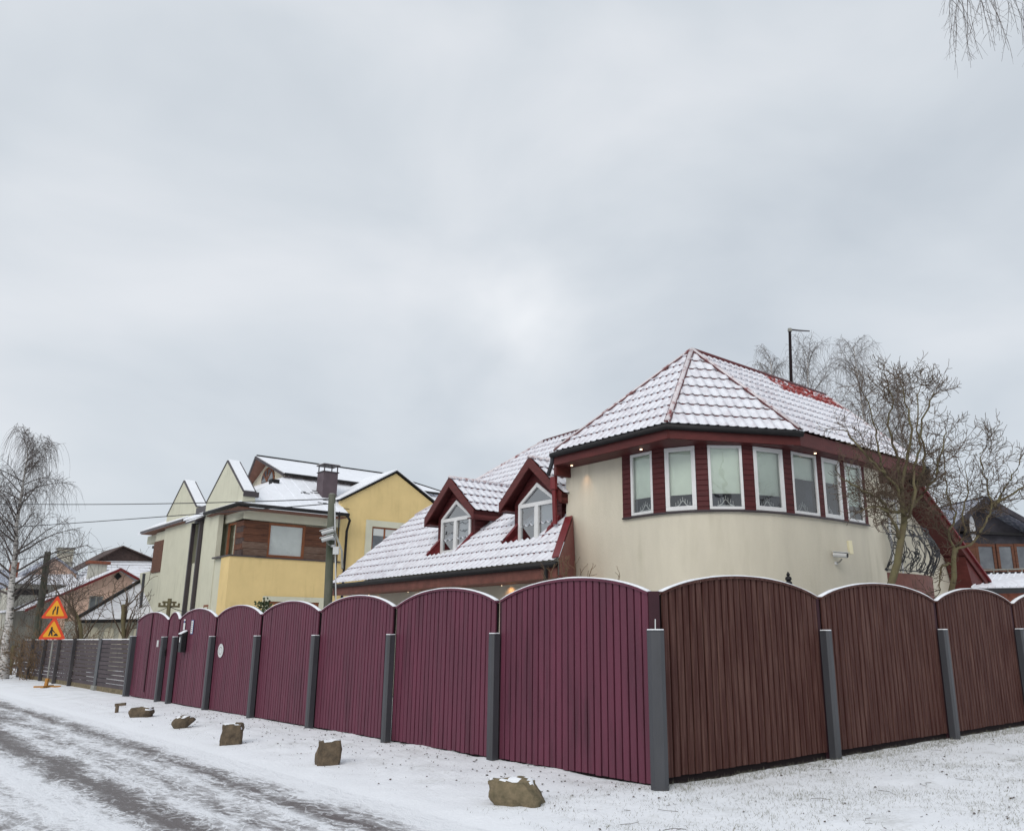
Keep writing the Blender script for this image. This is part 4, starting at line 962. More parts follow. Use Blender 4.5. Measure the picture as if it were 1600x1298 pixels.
# far bay with canopy
fbx('wall', cream2, 40.9, 43.6, 12.05, 13, 0, 6.4); fbx('far_wall', cream2, 42, 45.5, 12.6, 20, 0, 6.4)
bdD = fbx('board_panel', woodbrown, 42.1, 43.55, 11.98, 12.04, 4.45, 5.95); window(Y, W(41.1, 12.03, 4.45), AX * .9, 1.5, -BX, fw=.1, fm=woodframe, gm=glass2, depth=.05)
mb = MB(); mb.prism([W(38.9, 11.75, 6.5), W(45.4, 11.75, 6.5), W(45.4, 12.6, 6.95), W(38.9, 12.6, 6.95)], UP * .1)
o = mb.build('eave_canopy', darkmetal, Y); mb = MB(); mb.prism([W(38.9, 11.78, 6.61), W(45.4, 11.78, 6.61), W(45.4, 12.6, 7.06), W(38.9, 12.6, 7.06)], UP * .05); mb.build('snow_cap', snow, o)
MB().prism([W(38.9, 11.78, 6.46), W(45.3, 11.78, 6.46), W(45.3, 12.7, 6.46), W(38.9, 12.7, 6.46)], UP * .03).build('soffit', eavebrown, Y)
# main hipped roof: eave 6.6 at a=32.4, b=11.8
sl = .6
def ymb(poly, name, m, th=.1, par=None): mb = MB(); mb.prism(poly, UP * -th); return mb.build(name, m, par or Y)
TB = 5.6
hz = 6.6 + sl * 3.2
r1, r2, r3, r4 = W(35.6, 15.0, hz), W(42.8, 15.0, hz), W(42.8, 22.4, hz), W(35.6, 22.4, hz)
e1, e2, e3, e4 = W(32.4, 11.8, 6.6), W(46, 11.8, 6.6), W(46, 25.6, 6.6), W(32.4, 25.6, 6.6)
seam = mat('standing_snow', (.80, .82, .87), .7, .04, 3, .15, 20)
ymb([e1, W(32.4, 16.55, 6.6), W(35.6, 16.55, hz), r1], 'roof', seam); ymb([W(33.2, 16.55, 7.08), W(33.2, 25.6, 7.08), r4, W(35.6, 16.55, hz)], 'roof', seam); ymb([W(32.4, 21.85, 6.6), e4, W(33.3, 24.7, 7.14), W(33.3, 21.85, 7.14)], 'roof', seam); ymb([e2, e1, r1, r2], 'roof', seam); ymb([e4, e3, r3, r4], 'roof', seam); ymb([r1, r4, r3, r2], 'roof', seam)
# faint standing seams
mb = MB()
for k in range(1, 24):
    b = 11.8 + k * .55; t = min(1, max(0, (b - 11.8) / 3.2)); a1 = 32.4 + 3.2 * t
    if 16.45 < b < 21.8: continue
    mb.bar(W(32.42, b, 6.61), W(a1, b, 6.61 + sl * 3.2 * t), .03, .03)
mb.build('roof_seams', seam, Y)
# eaves: gutter and soffit
p, q = W(32.34, 11.78, 6.53), W(32.34, 16.55, 6.53)
MB().tube([W(36.0, 11.74, 6.53), p, q], .075, 8).build('gutter', gut, Y, smooth=True)
MB().prism([W(32.42, 11.84, 6.40), W(36.0, 11.84, 6.40), W(36.0, 12.4, 6.40), W(33.2, 12.7, 6.40), W(33.2, 16.5, 6.40), W(32.42, 16.5, 6.40)], UP * .05).build('soffit', eavebrown, Y)
MB().tube([W(32.34, 16.45, 6.5), W(32.34, 16.6, 6.3), W(32.85, 16.75, 5.9), W(32.93, 16.75, 1.0)], .055, 8).build('downpipe', gut, Y, smooth=True)
# big yellow gable
gz = 7.22; gp = 8.75
MB().prism([W(YA, 16.5, 0), W(YA, 21.8, 0), W(YA, 21.8, gz), W(YA, 19.12, gp), W(YA, 16.5, gz)], AX * .3).build('gable_wall', yellow, Y)
mb = MB()
for s, b in ((-1, 16.38), (1, 21.95)):
    mb.prism([W(YA - .10, b, gz - .02), W(YA - .10, 19.12, gp + .06), W(YA - .10, 19.12, gp + .13), W(YA - .10, b, gz + .05)], AX * .25)
mb.build('verge', gut, Y)
for b in (16.38, 21.95): ymb([W(YA - .08, b, gz + .12), W(YA - .08, 19.12, gp + .2), W(36.4, 19.12, gp + .2), W(36.4, b, gz + .12)], 'gable_roof', seam, .06)
fbx('window_surround', cream2, YA - .07, YA, 17.72, 19.75, 6.22, 6.5); fbx('window_surround', cream2, YA - .07, YA, 17.72, 18.02, 4.9, 6.22); fbx('window_surround', cream2, YA - .07, YA, 19.45, 19.75, 4.9, 6.22)
window(Y, W(YA - .03, 19.45, 4.9), -BX * 1.43, 1.32, -AX, fw=.07, fm=woodframe, gm=glass2, depth=.028, mull=(.55,), near=True, blindf=(.72, .94), blindm=blind_w, bo=.012)
# raised clerestory box with its own ridge roof
ca, cb0, cb1, cez, crz = 37.5, 14.6, 21.0, 8.62, 9.62
fbx('clerestory_wall', woodgrey, 35.75, 39.2, 15.1, 21.7, 8.1, cez)
mb = MB()
for k in range(4): mb.fb(35.71, 35.75, 15.1, 21.7, 8.2 + k * .12, 8.29 + k * .12)
mb.build('clerestory_boards', woodgrey, Y)
MB().prism([W(35.6, 14.95, 8.45), W(39.4, 14.95, 8.45), W(39.4, 14.95, cez), W(37.5, 14.95, crz - .1), W(35.6, 14.95, cez)], BX * .3).build('clerestory_gable', cream, Y)
ar = MB(); c = W(37.5, 14.9, 8.5); ar.prism([c + AX * (.75 * math.cos(t)) + UP * (.66 * math.sin(t)) for t in [math.pi * i / 14 for i in range(15)]], BX * .06); aw = ar.build('arched_window', woodframe, Y)
ar = MB(); c = W(37.5, 14.885, 8.5); ar.prism([c + AX * (.66 * math.cos(t)) + UP * (.57 * math.sin(t)) for t in [math.pi * i / 14 for i in range(15)]], BX * .02); ar.build('pane', glass_dark, aw); ar = MB()
ar.bar(c - BX * .01, c - BX * .01 + UP * .6, .05, .03, up=BX); ar.bar(c - BX * .01, c + AX * .42 + UP * .42 - BX * .01, .05, .03, up=BX); ar.bar(c - BX * .01, c - AX * .42 + UP * .42 - BX * .01, .05, .03, up=BX); ar.build('glazing_bars', woodframe, aw)
q0, q1 = W(35.2, 14.75, cez - .05), W(35.2, 21.9, cez - .05)
rA, rB = W(37.5, 14.3, crz), W(37.5, 21.2, crz); s0, s1 = W(39.8, 14.75, cez - .05), W(39.8, 23.6, cez - .05); q1 = W(35.2, 23.4, cez - .05)
ymb([q0, q1, rB, rA], 'clerestory_roof', seam, .05); ymb([s1, s0, rA, rB], 'clerestory_roof', seam, .05); ymb([q1, s1, rB], 'clerestory_roof', seam, .05)
for P4 in ([q0, q1, rB, rA], [s1, s0, rA, rB]): ymb([p - UP * .055 for p in P4], 'clerestory_soffit', eavebrown, .05)
mb = MB(); mb.bar(q0 - UP * .07, q1 - UP * .07, .06, .1); mb.bar(rA + UP * .03, rB + UP * .03, .09, .05); mb.bar(rB + UP * .03, q1 + UP * .02, .07, .05); mb.build('roof_edge', gut, Y)
mb = MB(); mb.prism([W(35.2, 14.68, cez - .1), rA - BX * .08 - UP * .02, rA - BX * .08 - UP * .14, W(35.2, 14.68, cez - .22)], BX * .06); mb.prism([W(39.8, 14.68, cez - .1), rA - BX * .08 - UP * .02, rA - BX * .08 - UP * .14, W(39.8, 14.68, cez - .22)], BX * .06); mb.build('verge', darkmetal, Y)
# chimney stack with open metal cap
cA, cB = 34.0, 15.9
ck = MB().box(W(cA - .3, cB, 7.2), AX * .62, BX * .68, UP * 1.35).build('chimney', mat('chimney_metal', (.095, .07, .08), .5, .15, 3), Y)
mb = MB()
for i in (0, 1):
    for j in (0, 1): mb.bar(W(cA - .28 + i * .56, cB + .03 + j * .62, 8.55), W(cA - .28 + i * .56, cB + .03 + j * .62, 8.85), .04, .04, up=AX)
mb.fb(cA - .36, cA + .36, cB - .06, cB + .74, 8.85, 8.90); mb.fb(cA - .34, cA + .34, cB - .04, cB + .72, 8.54, 8.58); mb.build('chimney_cap', darkmetal, ck)
mb = MB(); mb.fb(cA - .34, cA + .34, cB - .04, cB + .72, 8.902, 8.93); mb.build('snow_cap', snow, ck)
rnd = random.Random(3)
mb = MB()
for k in range(22):       # dark tiles bared of snow round the warm stack
    a, b = cA - .5 + rnd.uniform(-.75, .75), cB + .3 + rnd.gauss(0, .8); 
    if a < 32.6: continue
    l = rnd.uniform(.15, .6); z = 6.6 + sl * (a - 32.4) + .012
    mb.add([W(a, b, z), W(a, b + l, z), W(a + .07, b + l, z + .042), W(a + .07, b, z + .042)], [(0, 1, 2, 3)])
mb.build('bare_tiles', gut, Y)
fbx('roof_vent', gut, 34.6, 34.9, 13.95, 14.3, 7.9, 8.1)

# ================================================================== HOUSES FURTHER DOWN THE STREET
def house(nm, loc, label, walls, roofs, cat='house'):
    return thing(nm, loc, label, cat)
# pink gabled house
K = thing('pink_house', W(57, 13, 0), 'small pink rendered gable house with snowy roof and red trimmed verge', 'house'); A0 = 55
ap = onA(186, 889, A0); lf_ = onA(37, 953, A0); rg = onA(236, 917, A0)
pl = [W(A0, ab(lf_)[1] + 1.6, 0), W(A0, ab(rg)[1] - .3, 0), rg - BX * .3 - UP * .06, ap - UP * .1, lf_ + BX * 1.6 + UP * .75]
MB().prism(pl, AX * .3).build('wall', pinkr, K)
for f in (lf_, rg):
    MB().prism([f - AX * .4, ap - AX * .4, ap - AX * .4 + AX * 9, f + AX * 8.6], UP * .09).build('roof', roof_snow if f is rg else roof_snow, K)
    MB().prism([f - AX * .46 + UP * .04, ap - AX * .46 + UP * .05, ap - AX * .46 - UP * .10, f - AX * .46 - UP * .10], AX * .06).build('verge_board', redmetal, K)
c = onA(184, 900, A0 - .05); MB().prism([c + BX * .22, c + UP * .22, c - BX * .22, c - UP * .22], -AX * .04).build('vent', gut, K)
p = onA(137, 955, A0 - .03); q = onA(162, 931, A0 - .03); window(K, W(A0 - .02, ab(q)[1], p.z), -BX * (ab(q)[1] - ab(p)[1]), q.z - p.z, -AX, fw=.06, fm=concrete, gm=glass2, mull=(.5,), depth=.03)
c = onA(152, 903, A0 + 2); ckk = MB().box(c - BX * .45 - UP * 1.0, BX * .9, AX * .7, UP * 1.85).build('chimney', greyr, K); MB().box(c - BX * .62 + UP * .85 - AX * .15, BX * 1.24, AX * 1.0, UP * .18).build('chimney_cap', brickred, ckk, bevel=.05)
# brown-roofed house behind
K = thing('brown_roofed_house', W(68, 15, 0), 'large house with dark brown gablet roof dusted with snow behind the pink one', 'house'); A0 = 66
ap = onA(190, 855, A0); l1, r1_ = onA(150, 876, A0), onA(243, 877, A0); l0, r0 = onA(72, 908, A0), onA(290, 905, A0)
MB().prism([l1, r1_, ap], AX * .3).build('gablet', darkroof, K)
bz = onA(190, 936, A0 - 3.5).z
for f, g_ in (((l1 - AX * .1, r1_ - AX * .1, W(A0 - 4.5, ab(r0)[1], bz), W(A0 - 4.5, ab(l0)[1] - .5, bz)), 0),):
    mb = MB(); mb.prism(list(f), UP * -.1); mb.build('roof', roof_snow, K)
mb = MB()
for k in range(13):
    t = (k + .5) / 13; mb.bar((l1 - AX * .1) * (1 - t) + W(A0 - 4.5, ab(l0)[1] - .5, bz) * t + UP * .02, (r1_ - AX * .1) * (1 - t) + W(A0 - 4.5, ab(r0)[1], bz) * t + UP * .02, .07, .02)
mb.build('roof_battens', slate, K)
MB().prism([ap - AX * .4 + UP * .03, l1 + (l1 - ap) * 1.3 - AX * .4, l1 + (l1 - ap) * 1.3 + AX * 5, ap + AX * 5], UP * .08).build('roof', darkroof, K)
MB().prism([ap - AX * .4 + UP * .03, r1_ + (r1_ - ap) * 1.3 - AX * .4, r1_ + (r1_ - ap) * 1.3 + AX * 5, ap + AX * 5], UP * .08).build('roof', darkroof, K)
MB().box(W(A0 - 4, ab(l0)[1], 0), BX * (ab(r0)[1] - ab(l0)[1]), AX * 8, UP * (bz + .1)).build('wall', greyr, K)
# long grey house with two chimneys
K = thing('grey_house', W(62, 9.5, 0), 'grey rendered house with snowy hipped roof and tall pale chimney at the left', 'house'); A0 = 60
b0_, b1_ = ab(onA(17, 912, A0))[1], ab(onA(122, 908, A0))[1]; z0_ = onA(60, 913, A0).z
MB().box(W(A0, b0_ + .2, 0), BX * (b1_ - b0_ - .4), AX * 6, UP * (z0_ + .1)).build('wall', greyr, K)
MB().prism([W(A0 - .5, b0_, z0_), W(A0 - .5, b1_, z0_), W(A0 + 2, b1_, z0_ + .75), W(A0 + 2, b0_ + .3, z0_ + .55)], UP * .1).build('roof', roof_snow, K)
g0, g1_, g2_ = onA(22, 907, A0 + 2), onA(86, 872, A0 + 2), onA(120, 898, A0 + 2)
MB().prism([g0, g1_, g2_, W(A0 + 2, ab(g2_)[1], z0_ + .3), W(A0 + 2, ab(g0)[1], z0_ + .3)], AX * .2).build('gable', pinkr, K)
l_ = onA(22, 896, A0 + 2.5); t_ = onA(70, 879, A0 + 2.5)
MB().prism([g0 - AX * .3, g1_ - AX * .3, g1_ + AX * 4, g0 + AX * 4], UP * .12).build('roof', greyroof, K)
MB().prism([g2_ - AX * .3, g1_ - AX * .3, g1_ + AX * 4, g2_ + AX * 4], UP * .12).build('roof', greyroof, K)
c0_, c1_ = onA(88, 892, A0 + 2.6), onA(116, 857, A0 + 2.6); ck = MB().box(c0_ - UP * .6, BX * (ab(c1_)[1] - ab(c0_)[1]), AX * .7, UP * (c1_.z - c0_.z + .6)).build('chimney', cream, K)
for z in (.97, .80, .35): MB().box(W(A0 + 2.52, ab(c0_)[1] - .1, c0_.z + (c1_.z - c0_.z) * z), BX * (ab(c1_)[1] - ab(c0_)[1] + .2), AX * .9, UP * .09).build('chimney_band', concrete, ck)
c0_, c1_ = onA(15, 900, A0 + 1.0), onA(31, 878, A0 + 1.0); MB().box(c0_ - UP * .8, BX * (ab(c1_)[1] - ab(c0_)[1]), AX * .6, UP * (c1_.z - c0_.z + .8)).build('brick_chimney', brickred, K)
p = onA(46, 925, A0 - .03); MB().box(p - UP * .15 - BX * .9, BX * 1.9, AX * .02, UP * .35).build('window', gut, K)
# low snow-roofed outbuilding just behind the slatted fence
K = thing('snow_roofed_shed', W(44, 10.5, 0), 'low grey shed with wide snowy roof left of the cream house', 'shed'); A0 = 42
e0, e1_ = onA(120, 967, A0), onA(222, 964, A0); bk_ = onA(262, 902, A0 + 4)
MB().prism([e0, e1_ + BX * 1.6, bk_ + BX * .8, bk_ - BX * .9 , ], UP * -.08).build('roof', roof_snow, K)
MB().bar(e0 - UP * .1, e1_ - UP * .1 + BX * 1.6, .12, .14).build('gutter', gut, K)
MB().bar(e0 + UP * .05, bk_ - BX * .9 + UP * .08, .1, .14).build('verge', gut, K)
MB().box(W(A0 + .3, ab(e0)[1] + .3, 0), BX * 4.0, AX * 3.5, UP * (e0.z - .05)).build('wall', greyr, K)
for k in range(4):
    c = W(A0 + .28, ab(e0)[1] + .8 + k * .62, 1.5); mb = MB(); mb.prism([c - BX * .2 - UP * .4, c + BX * .2 - UP * .4] + [c + BX * (.2 * math.cos(t)) + UP * (.2 * math.sin(t) + .2) for t in [math.pi * i / 8 for i in range(9)]], -AX * .03); mb.build('blind_arch', cream, K)
# pale chimney peeping left of the cream house
K = thing('roof_chimney', onA(247, 870, 50), 'pale brick chimney with dark cap left of the cream street gables', 'chimney'); K0 = onA(240, 900, 50); K1 = onA(256, 856, 50)
MB().box(K0, BX * (ab(K1)[1] - ab(K0)[1]), AX * .6, UP * (K1.z - K0.z)).build('stack', cream, K); MB().box(K0 + UP * (K1.z - K0.z) - BX * .08, BX * (ab(K1)[1] - ab(K0)[1] + .16), AX * .7, UP * .14).build('cap', gut, K)
MB().box(onA(231, 905, 50) , BX * 3, AX * 3, UP * -.25).build('snowy_roof', roof_snow, K)
MB().box(onA(231, 905, 50) - UP * 6, BX * 3, AX * 3, UP * 5.7).build('wall', greyr, K)
# roof at the very left edge
K = thing('snow_roofed_house', W(58, 5.5, 0), 'house at the left edge of the view with pale snowy roof beyond the birch', 'house')
e0, e1_, t0_, t1_ = onA(-90, 950, 56), onA(16, 913, 56), onA(14, 890, 59), onA(-90, 890, 59)
MB().prism([e0, e1_, t0_, t1_], UP * -.1).build('roof', greyroof, K); MB().box(W(56.5, ab(e0)[1], 0), BX * (ab(e1_)[1] - ab(e0)[1] - .3), AX * 4, UP * (e1_.z - .3)).build('wall', greyr, K)

# ================================================================== RIGHT NEIGHBOUR
K = thing('dark_house', onY(1560, 900, 28) * 1, 'dark slate gabled house with brown window frames at the right edge', 'house'); K.location.z = 0; WM[K.name] = K.matrix_basis.copy(); K['x'] = 0; del K['x']
YD = 27.0
dd = Vector((.985, .17, 0)).normalized(); dn = Vector((.17, -.985, 0)).normalized()
def onD(x, y, off=0):
    r = ray(x, y); P0 = onY(1522, 900, YD); k = (P0.dot(-dn) - off * -1) / r.dot(-dn) if False else ((P0 - dn * off - Vector((0, 0, EYE))).dot(dn) + 0) / r.dot(dn)
    return r * k + Vector((0, 0, EYE))
ap, l_, r_ = onD(1522, 784), onD(1478, 822), onD(1640, 850)
MB().prism([Vector((l_.x, l_.y, 0)), Vector((r_.x, r_.y, 0)), r_ - UP * .1, ap - UP * .12, l_ - UP * .1], -dn * .3).build('wall', slate, K)
MB().prism([ap + dn * .6, l_ + (l_ - ap) * .15 + dn * .6, l_ + (l_ - ap) * .15 - dn * 7, ap - dn * 7], UP * .07).build('roof', greyroof, K)
MB().prism([ap + dn * .6, r_ + dn * .6, r_ - dn * 7, ap - dn * 7], UP * .07).build('roof', greyroof, K)
mb = MB()
for k in range(16):
    t = k / 16; mb.bar(ap * (1 - t) + r_ * t + dn * .6 + UP * .09, ap * (1 - t) + r_ * t - dn * 7 + UP * .09, .03, .04)
mb.build('roof_ribs', slate, K)
for f in (l_ + (l_ - ap) * .15, r_): MB().bar(ap + dn * .62 + UP * 0, f + dn * .62, .05, .16).build('verge_board', slate, K)
a_, b_ = onD(1500, 832), onD(1640, 838); MB().bar(a_ + dn * .05, b_ + dn * .05, .3, .08).build('beam', gut, K)
for x0, x1 in ((1527, 1552), (1560, 1581), (1588, 1620)):
    p, q = onD(x0, 893, .0), onD(x1, 850, .0); window(K, p + dn * .06, Vector((q.x - p.x, q.y - p.y, 0)), q.z - p.z, dn, fw=.09, fm=woodbrown, gm=glass2, depth=.05)
p, q = onD(1512, 893), onD(1526, 848); MB().box(p, Vector((q.x - p.x, q.y - p.y, 0)), -dn * .05 + dn * .1, UP * (q.z - p.z)).build('brown_panel', woodbrown, K)
c = onD(1518, 826) + dn * .02; mb = MB(); u_ = dd
mb.prism([c + u_ * (.10 * math.cos(t)) + UP * (.42 * math.sin(t)) for t in [2 * math.pi * i / 20 for i in range(20)]], dn * .04); mb.build('oval_window', white, K)
p, q = onD(1530, 891, -.8), onD(1640, 887, -.8); MB().tube([p, q], .025, 6).build('balcony_rail', concrete, K)
for k in range(6): t_ = p * (1 - k / 5) + q * k / 5; MB().tube([t_, t_ - UP * .6], .02, 5).build('baluster', concrete, K)
K = thing('snow_roofed_garage', (12, 24, 0), 'low outbuilding with flat snowy ribbed roof below the dark house', 'garage')
e0, e1_ = onY(1519, 918, 22), onY(1660, 916, 24.5); t0_, t1_ = onY(1540, 897, 25), onY(1660, 893, 26)
MB().prism([e0, e1_, t1_, t0_], UP * -.05).build('roof', roof_snow, K); MB().bar(e0 - UP * .08, e1_ - UP * .08, .1, .12).build('gutter', gut, K)
MB().prism([e0 - UP * .15 + Vector((.2, .3, 0)), e1_ - UP * .15 + Vector((0, .3, 0)), Vector((e1_.x, e1_.y + .3, 0)), Vector((e0.x + .2, e0.y + .3, 0))], Vector((-.1, 2, 0))).build('wall', brickred, K)
mb = MB()
for k in range(14):
    t = k / 13; mb.bar(e0 * (1 - t) + e1_ * t + UP * .02, t0_ * (1 - t) + t1_ * t + UP * .02, .04, .03)
mb.build('roof_ribs', seam, K)
# ================================================================== POLES, CABLES, ROAD SIGN, STONES
up_ = thing('utility_pole', WG(27.5, 8.6), 'tall greenish wooden utility pole with two white cameras in front of the yellow house', 'utility pole')
YP = 21.0
pb, pt = onY(512, 952, YP), onY(519, 772, YP)
dpl = (pt - pb) / (pt.z - pb.z); base = pb - dpl * (pb.z)
MB().tube([base, pt], [.118, .088], 12).build('shaft', polewood, up_, smooth=True)
MB().tube([base + Vector((.16, -.03, 2.0)), pt + Vector((.10, -.06, -.25))], .018, 5).build('conduit', plastic, up_)
MB().tube([pt + Vector((.22, 0, -.45)), pt + Vector((.24, 0, -2.5)), base + Vector((.30, 0, 1.5))], .016, 5).build('hanging_cable', black, up_)
s0 = onY(523, 830, YP - .1); MB().tube([s0, onY(534, 860, YP - .6), onY(535, 888, YP - .9) ], .028, 6).build('stay', concrete, up_)
MB().box(onY(521, 866, YP - .12), (.14, 0, 0), (0, -.08, 0), (0, 0, .19)).build('junction_box', plastic, up_)
MB().lathe(pt + Vector((0, 0, -.02)), [(.095, 0), (.06, .04)], 10).build('pole_top', concrete, up_)
for k, (yy, lab) in enumerate(((841, 'upper white security camera on the wooden utility pole'), (852, 'lower white security camera on the wooden utility pole'))):
    p = onY(520, yy, YP - .13); security_camera(p, Vector((-.6, -1, 0)), Vector((-.95, -.2, -.32)), lab, s=1.25)
def cable(p, q, sag, r, label, m=black):
    pts = [p + (q - p) * (i / 24) - UP * sag * 4 * (i / 24) * (1 - i / 24) for i in range(25)]
    tag(MB().tube(pts, r, 4).build('power_cable', m), label, 'cable')
top = pt - UP * .12
cable(top, onY(-260, 770, 46), .35, .013, 'upper power cable running left from the utility pole into the birch')
cable(top - UP * .12, onY(-260, 838, 46), .10, .013, 'lower power cable running left from the utility pole')
# leaning timber post and steel post further down the street
t = thing('timber_post', onA(63, 1000, 44), 'dark leaning timber pole between birch and pink house', 'pole'); a_, b_ = onA(75, 862, 44), onA(62, 955, 44); d_ = b_ - a_; MB().tube([a_, b_ + d_ * .9], [.13, .17], 8).build('shaft', polewood, t)
t = thing('steel_post', onA(216, 1000, 43), 'thin grey steel pole standing behind the far gate post', 'pole'); a_, b_ = onA(225, 898, 43), onA(218, 965, 43); MB().tube([a_, b_ + (b_ - a_)], .065, 8).build('shaft', postgrey, t); MB().lathe(a_, [(.075, 0), (.075, .05), (.03, .07)], 8).build('cap', postgrey, t)
for z in (3.0,): cable(onA(75, 868, 44), onA(-200, 880, 50), .2, .012, 'thin cable from the leaning timber pole to the left edge')
# roadworks sign
def d2(n, up):
    return
SY = 29.2
sgn = thing('roadworks_sign', onY(73, 1071, SY), 'portable stand with two red and orange warning triangles: road narrows and men at work', 'road sign')
sb = onY(73, 1069, SY); sb.z = zg(sb)
st_ = onY(92, 936, SY)
sax = (st_ - sb).normalized(); sr = Vector((1, .12, 0)).normalized(); sn_ = Vector((.12, -1, 0)).normalized()
MB().tube([sb, st_ - sax * .1], .028, 8).build('pole', concrete, sgn)
MB().bar(sb - Vector((.40, .05, -.03)), sb + Vector((.36, .22, .03)), .06, .05).build('foot', orange, sgn)
MB().bar(sb + Vector((.05, -.35, .04)), sb + Vector((-.02, .38, .04)), .08, .06).build('foot', orange, sgn)
MB().box(sb - Vector((.06, .06, 0)), (.09, 0, 0), (0, .09, 0), (.02, 0, .30)).build('socket', orange, sgn)
def tri(c, s, z, m, name, par, rr=.0):
    h = s * math.sqrt(3) / 2
    vs = [(-s / 2, -h / 3), (s / 2, -h / 3), (0, h * 2 / 3)]; P = []
    for i in range(3):        # rounded corners
        a, b, cc = Vector(vs[i - 1]), Vector(vs[i]), Vector(vs[(i + 1) % 3]); r = s * .06
        P += [b + (a - b).normalized() * r * 1.5, b + (a - b).normalized() * r * .35 + (cc - b).normalized() * r * .35, b + (cc - b).normalized() * r * 1.5]
    return MB().prism([c + sr * p.x + UP * p.y + sn_ * z for p in P], -sn_ * .012).build(name, m, par)
def ico(c, polys, par, sc):
    mb = MB()
    for pl in polys: mb.prism([c + sr * (x * sc) + UP * (y * sc) + sn_ * .046 for x, y in pl], -sn_ * .006)
    mb.build('symbol', black, par)
def disc(x, y, r, n=10): return [(x + r * math.cos(2 * math.pi * i / n), y + r * math.sin(2 * math.pi * i / n)) for i in range(n)]
for (x, y0, y1, w_, kind) in ((87.5, 934, 963.5, 37, 0), (83, 967, 996, 38, 1)):
    pc = onY(x, y1 - (y1 - y0) / 3, SY - .06); s = .90
    sp = tri(pc, s, .03, signred, 'sign_plate', sgn); tri(pc, s * .70, .036, signyel, 'sign_face', sp)
    if kind == 0:
        ico(pc, [[(-.10, -.15), (-.06, -.15), (-.055, -.02), (.00, .07), (.00, .17), (-.04, .17), (-.045, .08), (-.10, .0)], [(.05, -.15), (.10, -.15), (.10, .17), (.05, .17)]], sp, .85)
    else:
        ico(pc, [disc(-.045, .13, .035), [(-.13, -.15), (-.09, -.15), (-.055, -.03), (-.02, -.15), (.02, -.15), (-.01, .0), (.0, .09), (-.06, .10), (-.10, .0)],
                 [(-.02, .09), (.09, -.03), (.07, -.05), (-.035, .06)], [(.04, -.15), (.21, -.15), (.17, -.09), (.12, -.05), (.08, -.09)]], sp, .95)
# stones along the verge
def rock(p, sx_, sy_, sz_, m, label, seed, rot=0., flat=False, blocky=.0, lean=0.):
    bm = bmesh.new(); bmesh.ops.create_cube(bm, size=1) if blocky else bmesh.ops.create_icosphere(bm, subdivisions=3, radius=.5)
    if blocky:
        bmesh.ops.subdivide_edges(bm, edges=bm.edges[:], cuts=7, use_grid_fill=True)
    rz = Matrix.Rotation(rot, 3, 'Z'); mb = MB()
    for v in bm.verts:
        c = v.co.copy()
        if blocky:
            rn = c.normalized() * .62; c = c.lerp(rn, 1 - blocky)
        c += v.co.normalized() * (.16 * noise.noise(c * 1.9 + Vector((seed, 0, 0))) + .06 * noise.noise(c * 5 + Vector((seed, 3, 0))) + .025 * noise.noise(c * 14 + Vector((seed, 3, 5))))
        c.x += lean * c.z
        v.co = rz @ Vector((c.x * sx_, c.y * sy_, (c.z + .42) * sz_))
    mb.v = [v.co + p for v in bm.verts]; mb.f = [[v.index for v in f.verts] for f in bm.faces]
    if m is stone or True:
        mb.m = [1 if (f.calc_center_median().z > sz_ * .72 and f.normal.z > .3 and noise.noise(f.calc_center_median() * 9 + Vector((seed, 1, 2))) > (.0 if sz_ > .2 else .05)) else 0 for f in (bm.normal_update() or bm.faces)]
    bm.free(); o = mb.build('stone', [m, snow], None, smooth=True); tag(o, label, 'stone', 'stones along the verge'); return o
def gp(x, y):
    r = ray(x, y); k = -EYE / (r.z - SL * r.x); q = r * k; q.z = gh(*ab(q)); return q
rock(gp(806, 1256), .46, .28, .245, stone, 'largest stone block, mossy with a snow patch on top, nearest the corner post', 3, rot=-.42, blocky=.48, lean=-.25)
rock(gp(512, 1194), .27, .24, .31, stone2, 'upright squarish brown stone block, second from the right', 8, rot=.3, blocky=.86)
rock(gp(361, 1162), .29, .25, .32, stone2, 'upright brown stone block, third from the right, just right of the small round stones', 15, rot=.2, blocky=.86)
rock(gp(285, 1137), .36, .26, .24, stone2, 'small rounded stone with a snow saddle, right of the smallest stone', 21, rot=.5, lean=.5)
rock(gp(221, 1120), .40, .3, .22, stone2, 'smallest and farthest rounded stone below the maroon gate', 33, rot=.1, blocky=.5)
q = gp(182, 1113); t = thing('stub_post', q, 'short rusty stub post in the snow beyond the stones', 'post'); MB().tube([q - UP * .05, q + UP * .2], .04, 6).build('stub', stone2, t); MB().bar(q + Vector((-.05, 0, .17)), q + Vector((.18, 0, .19)), .05, .06).build('arm', stone2, t)

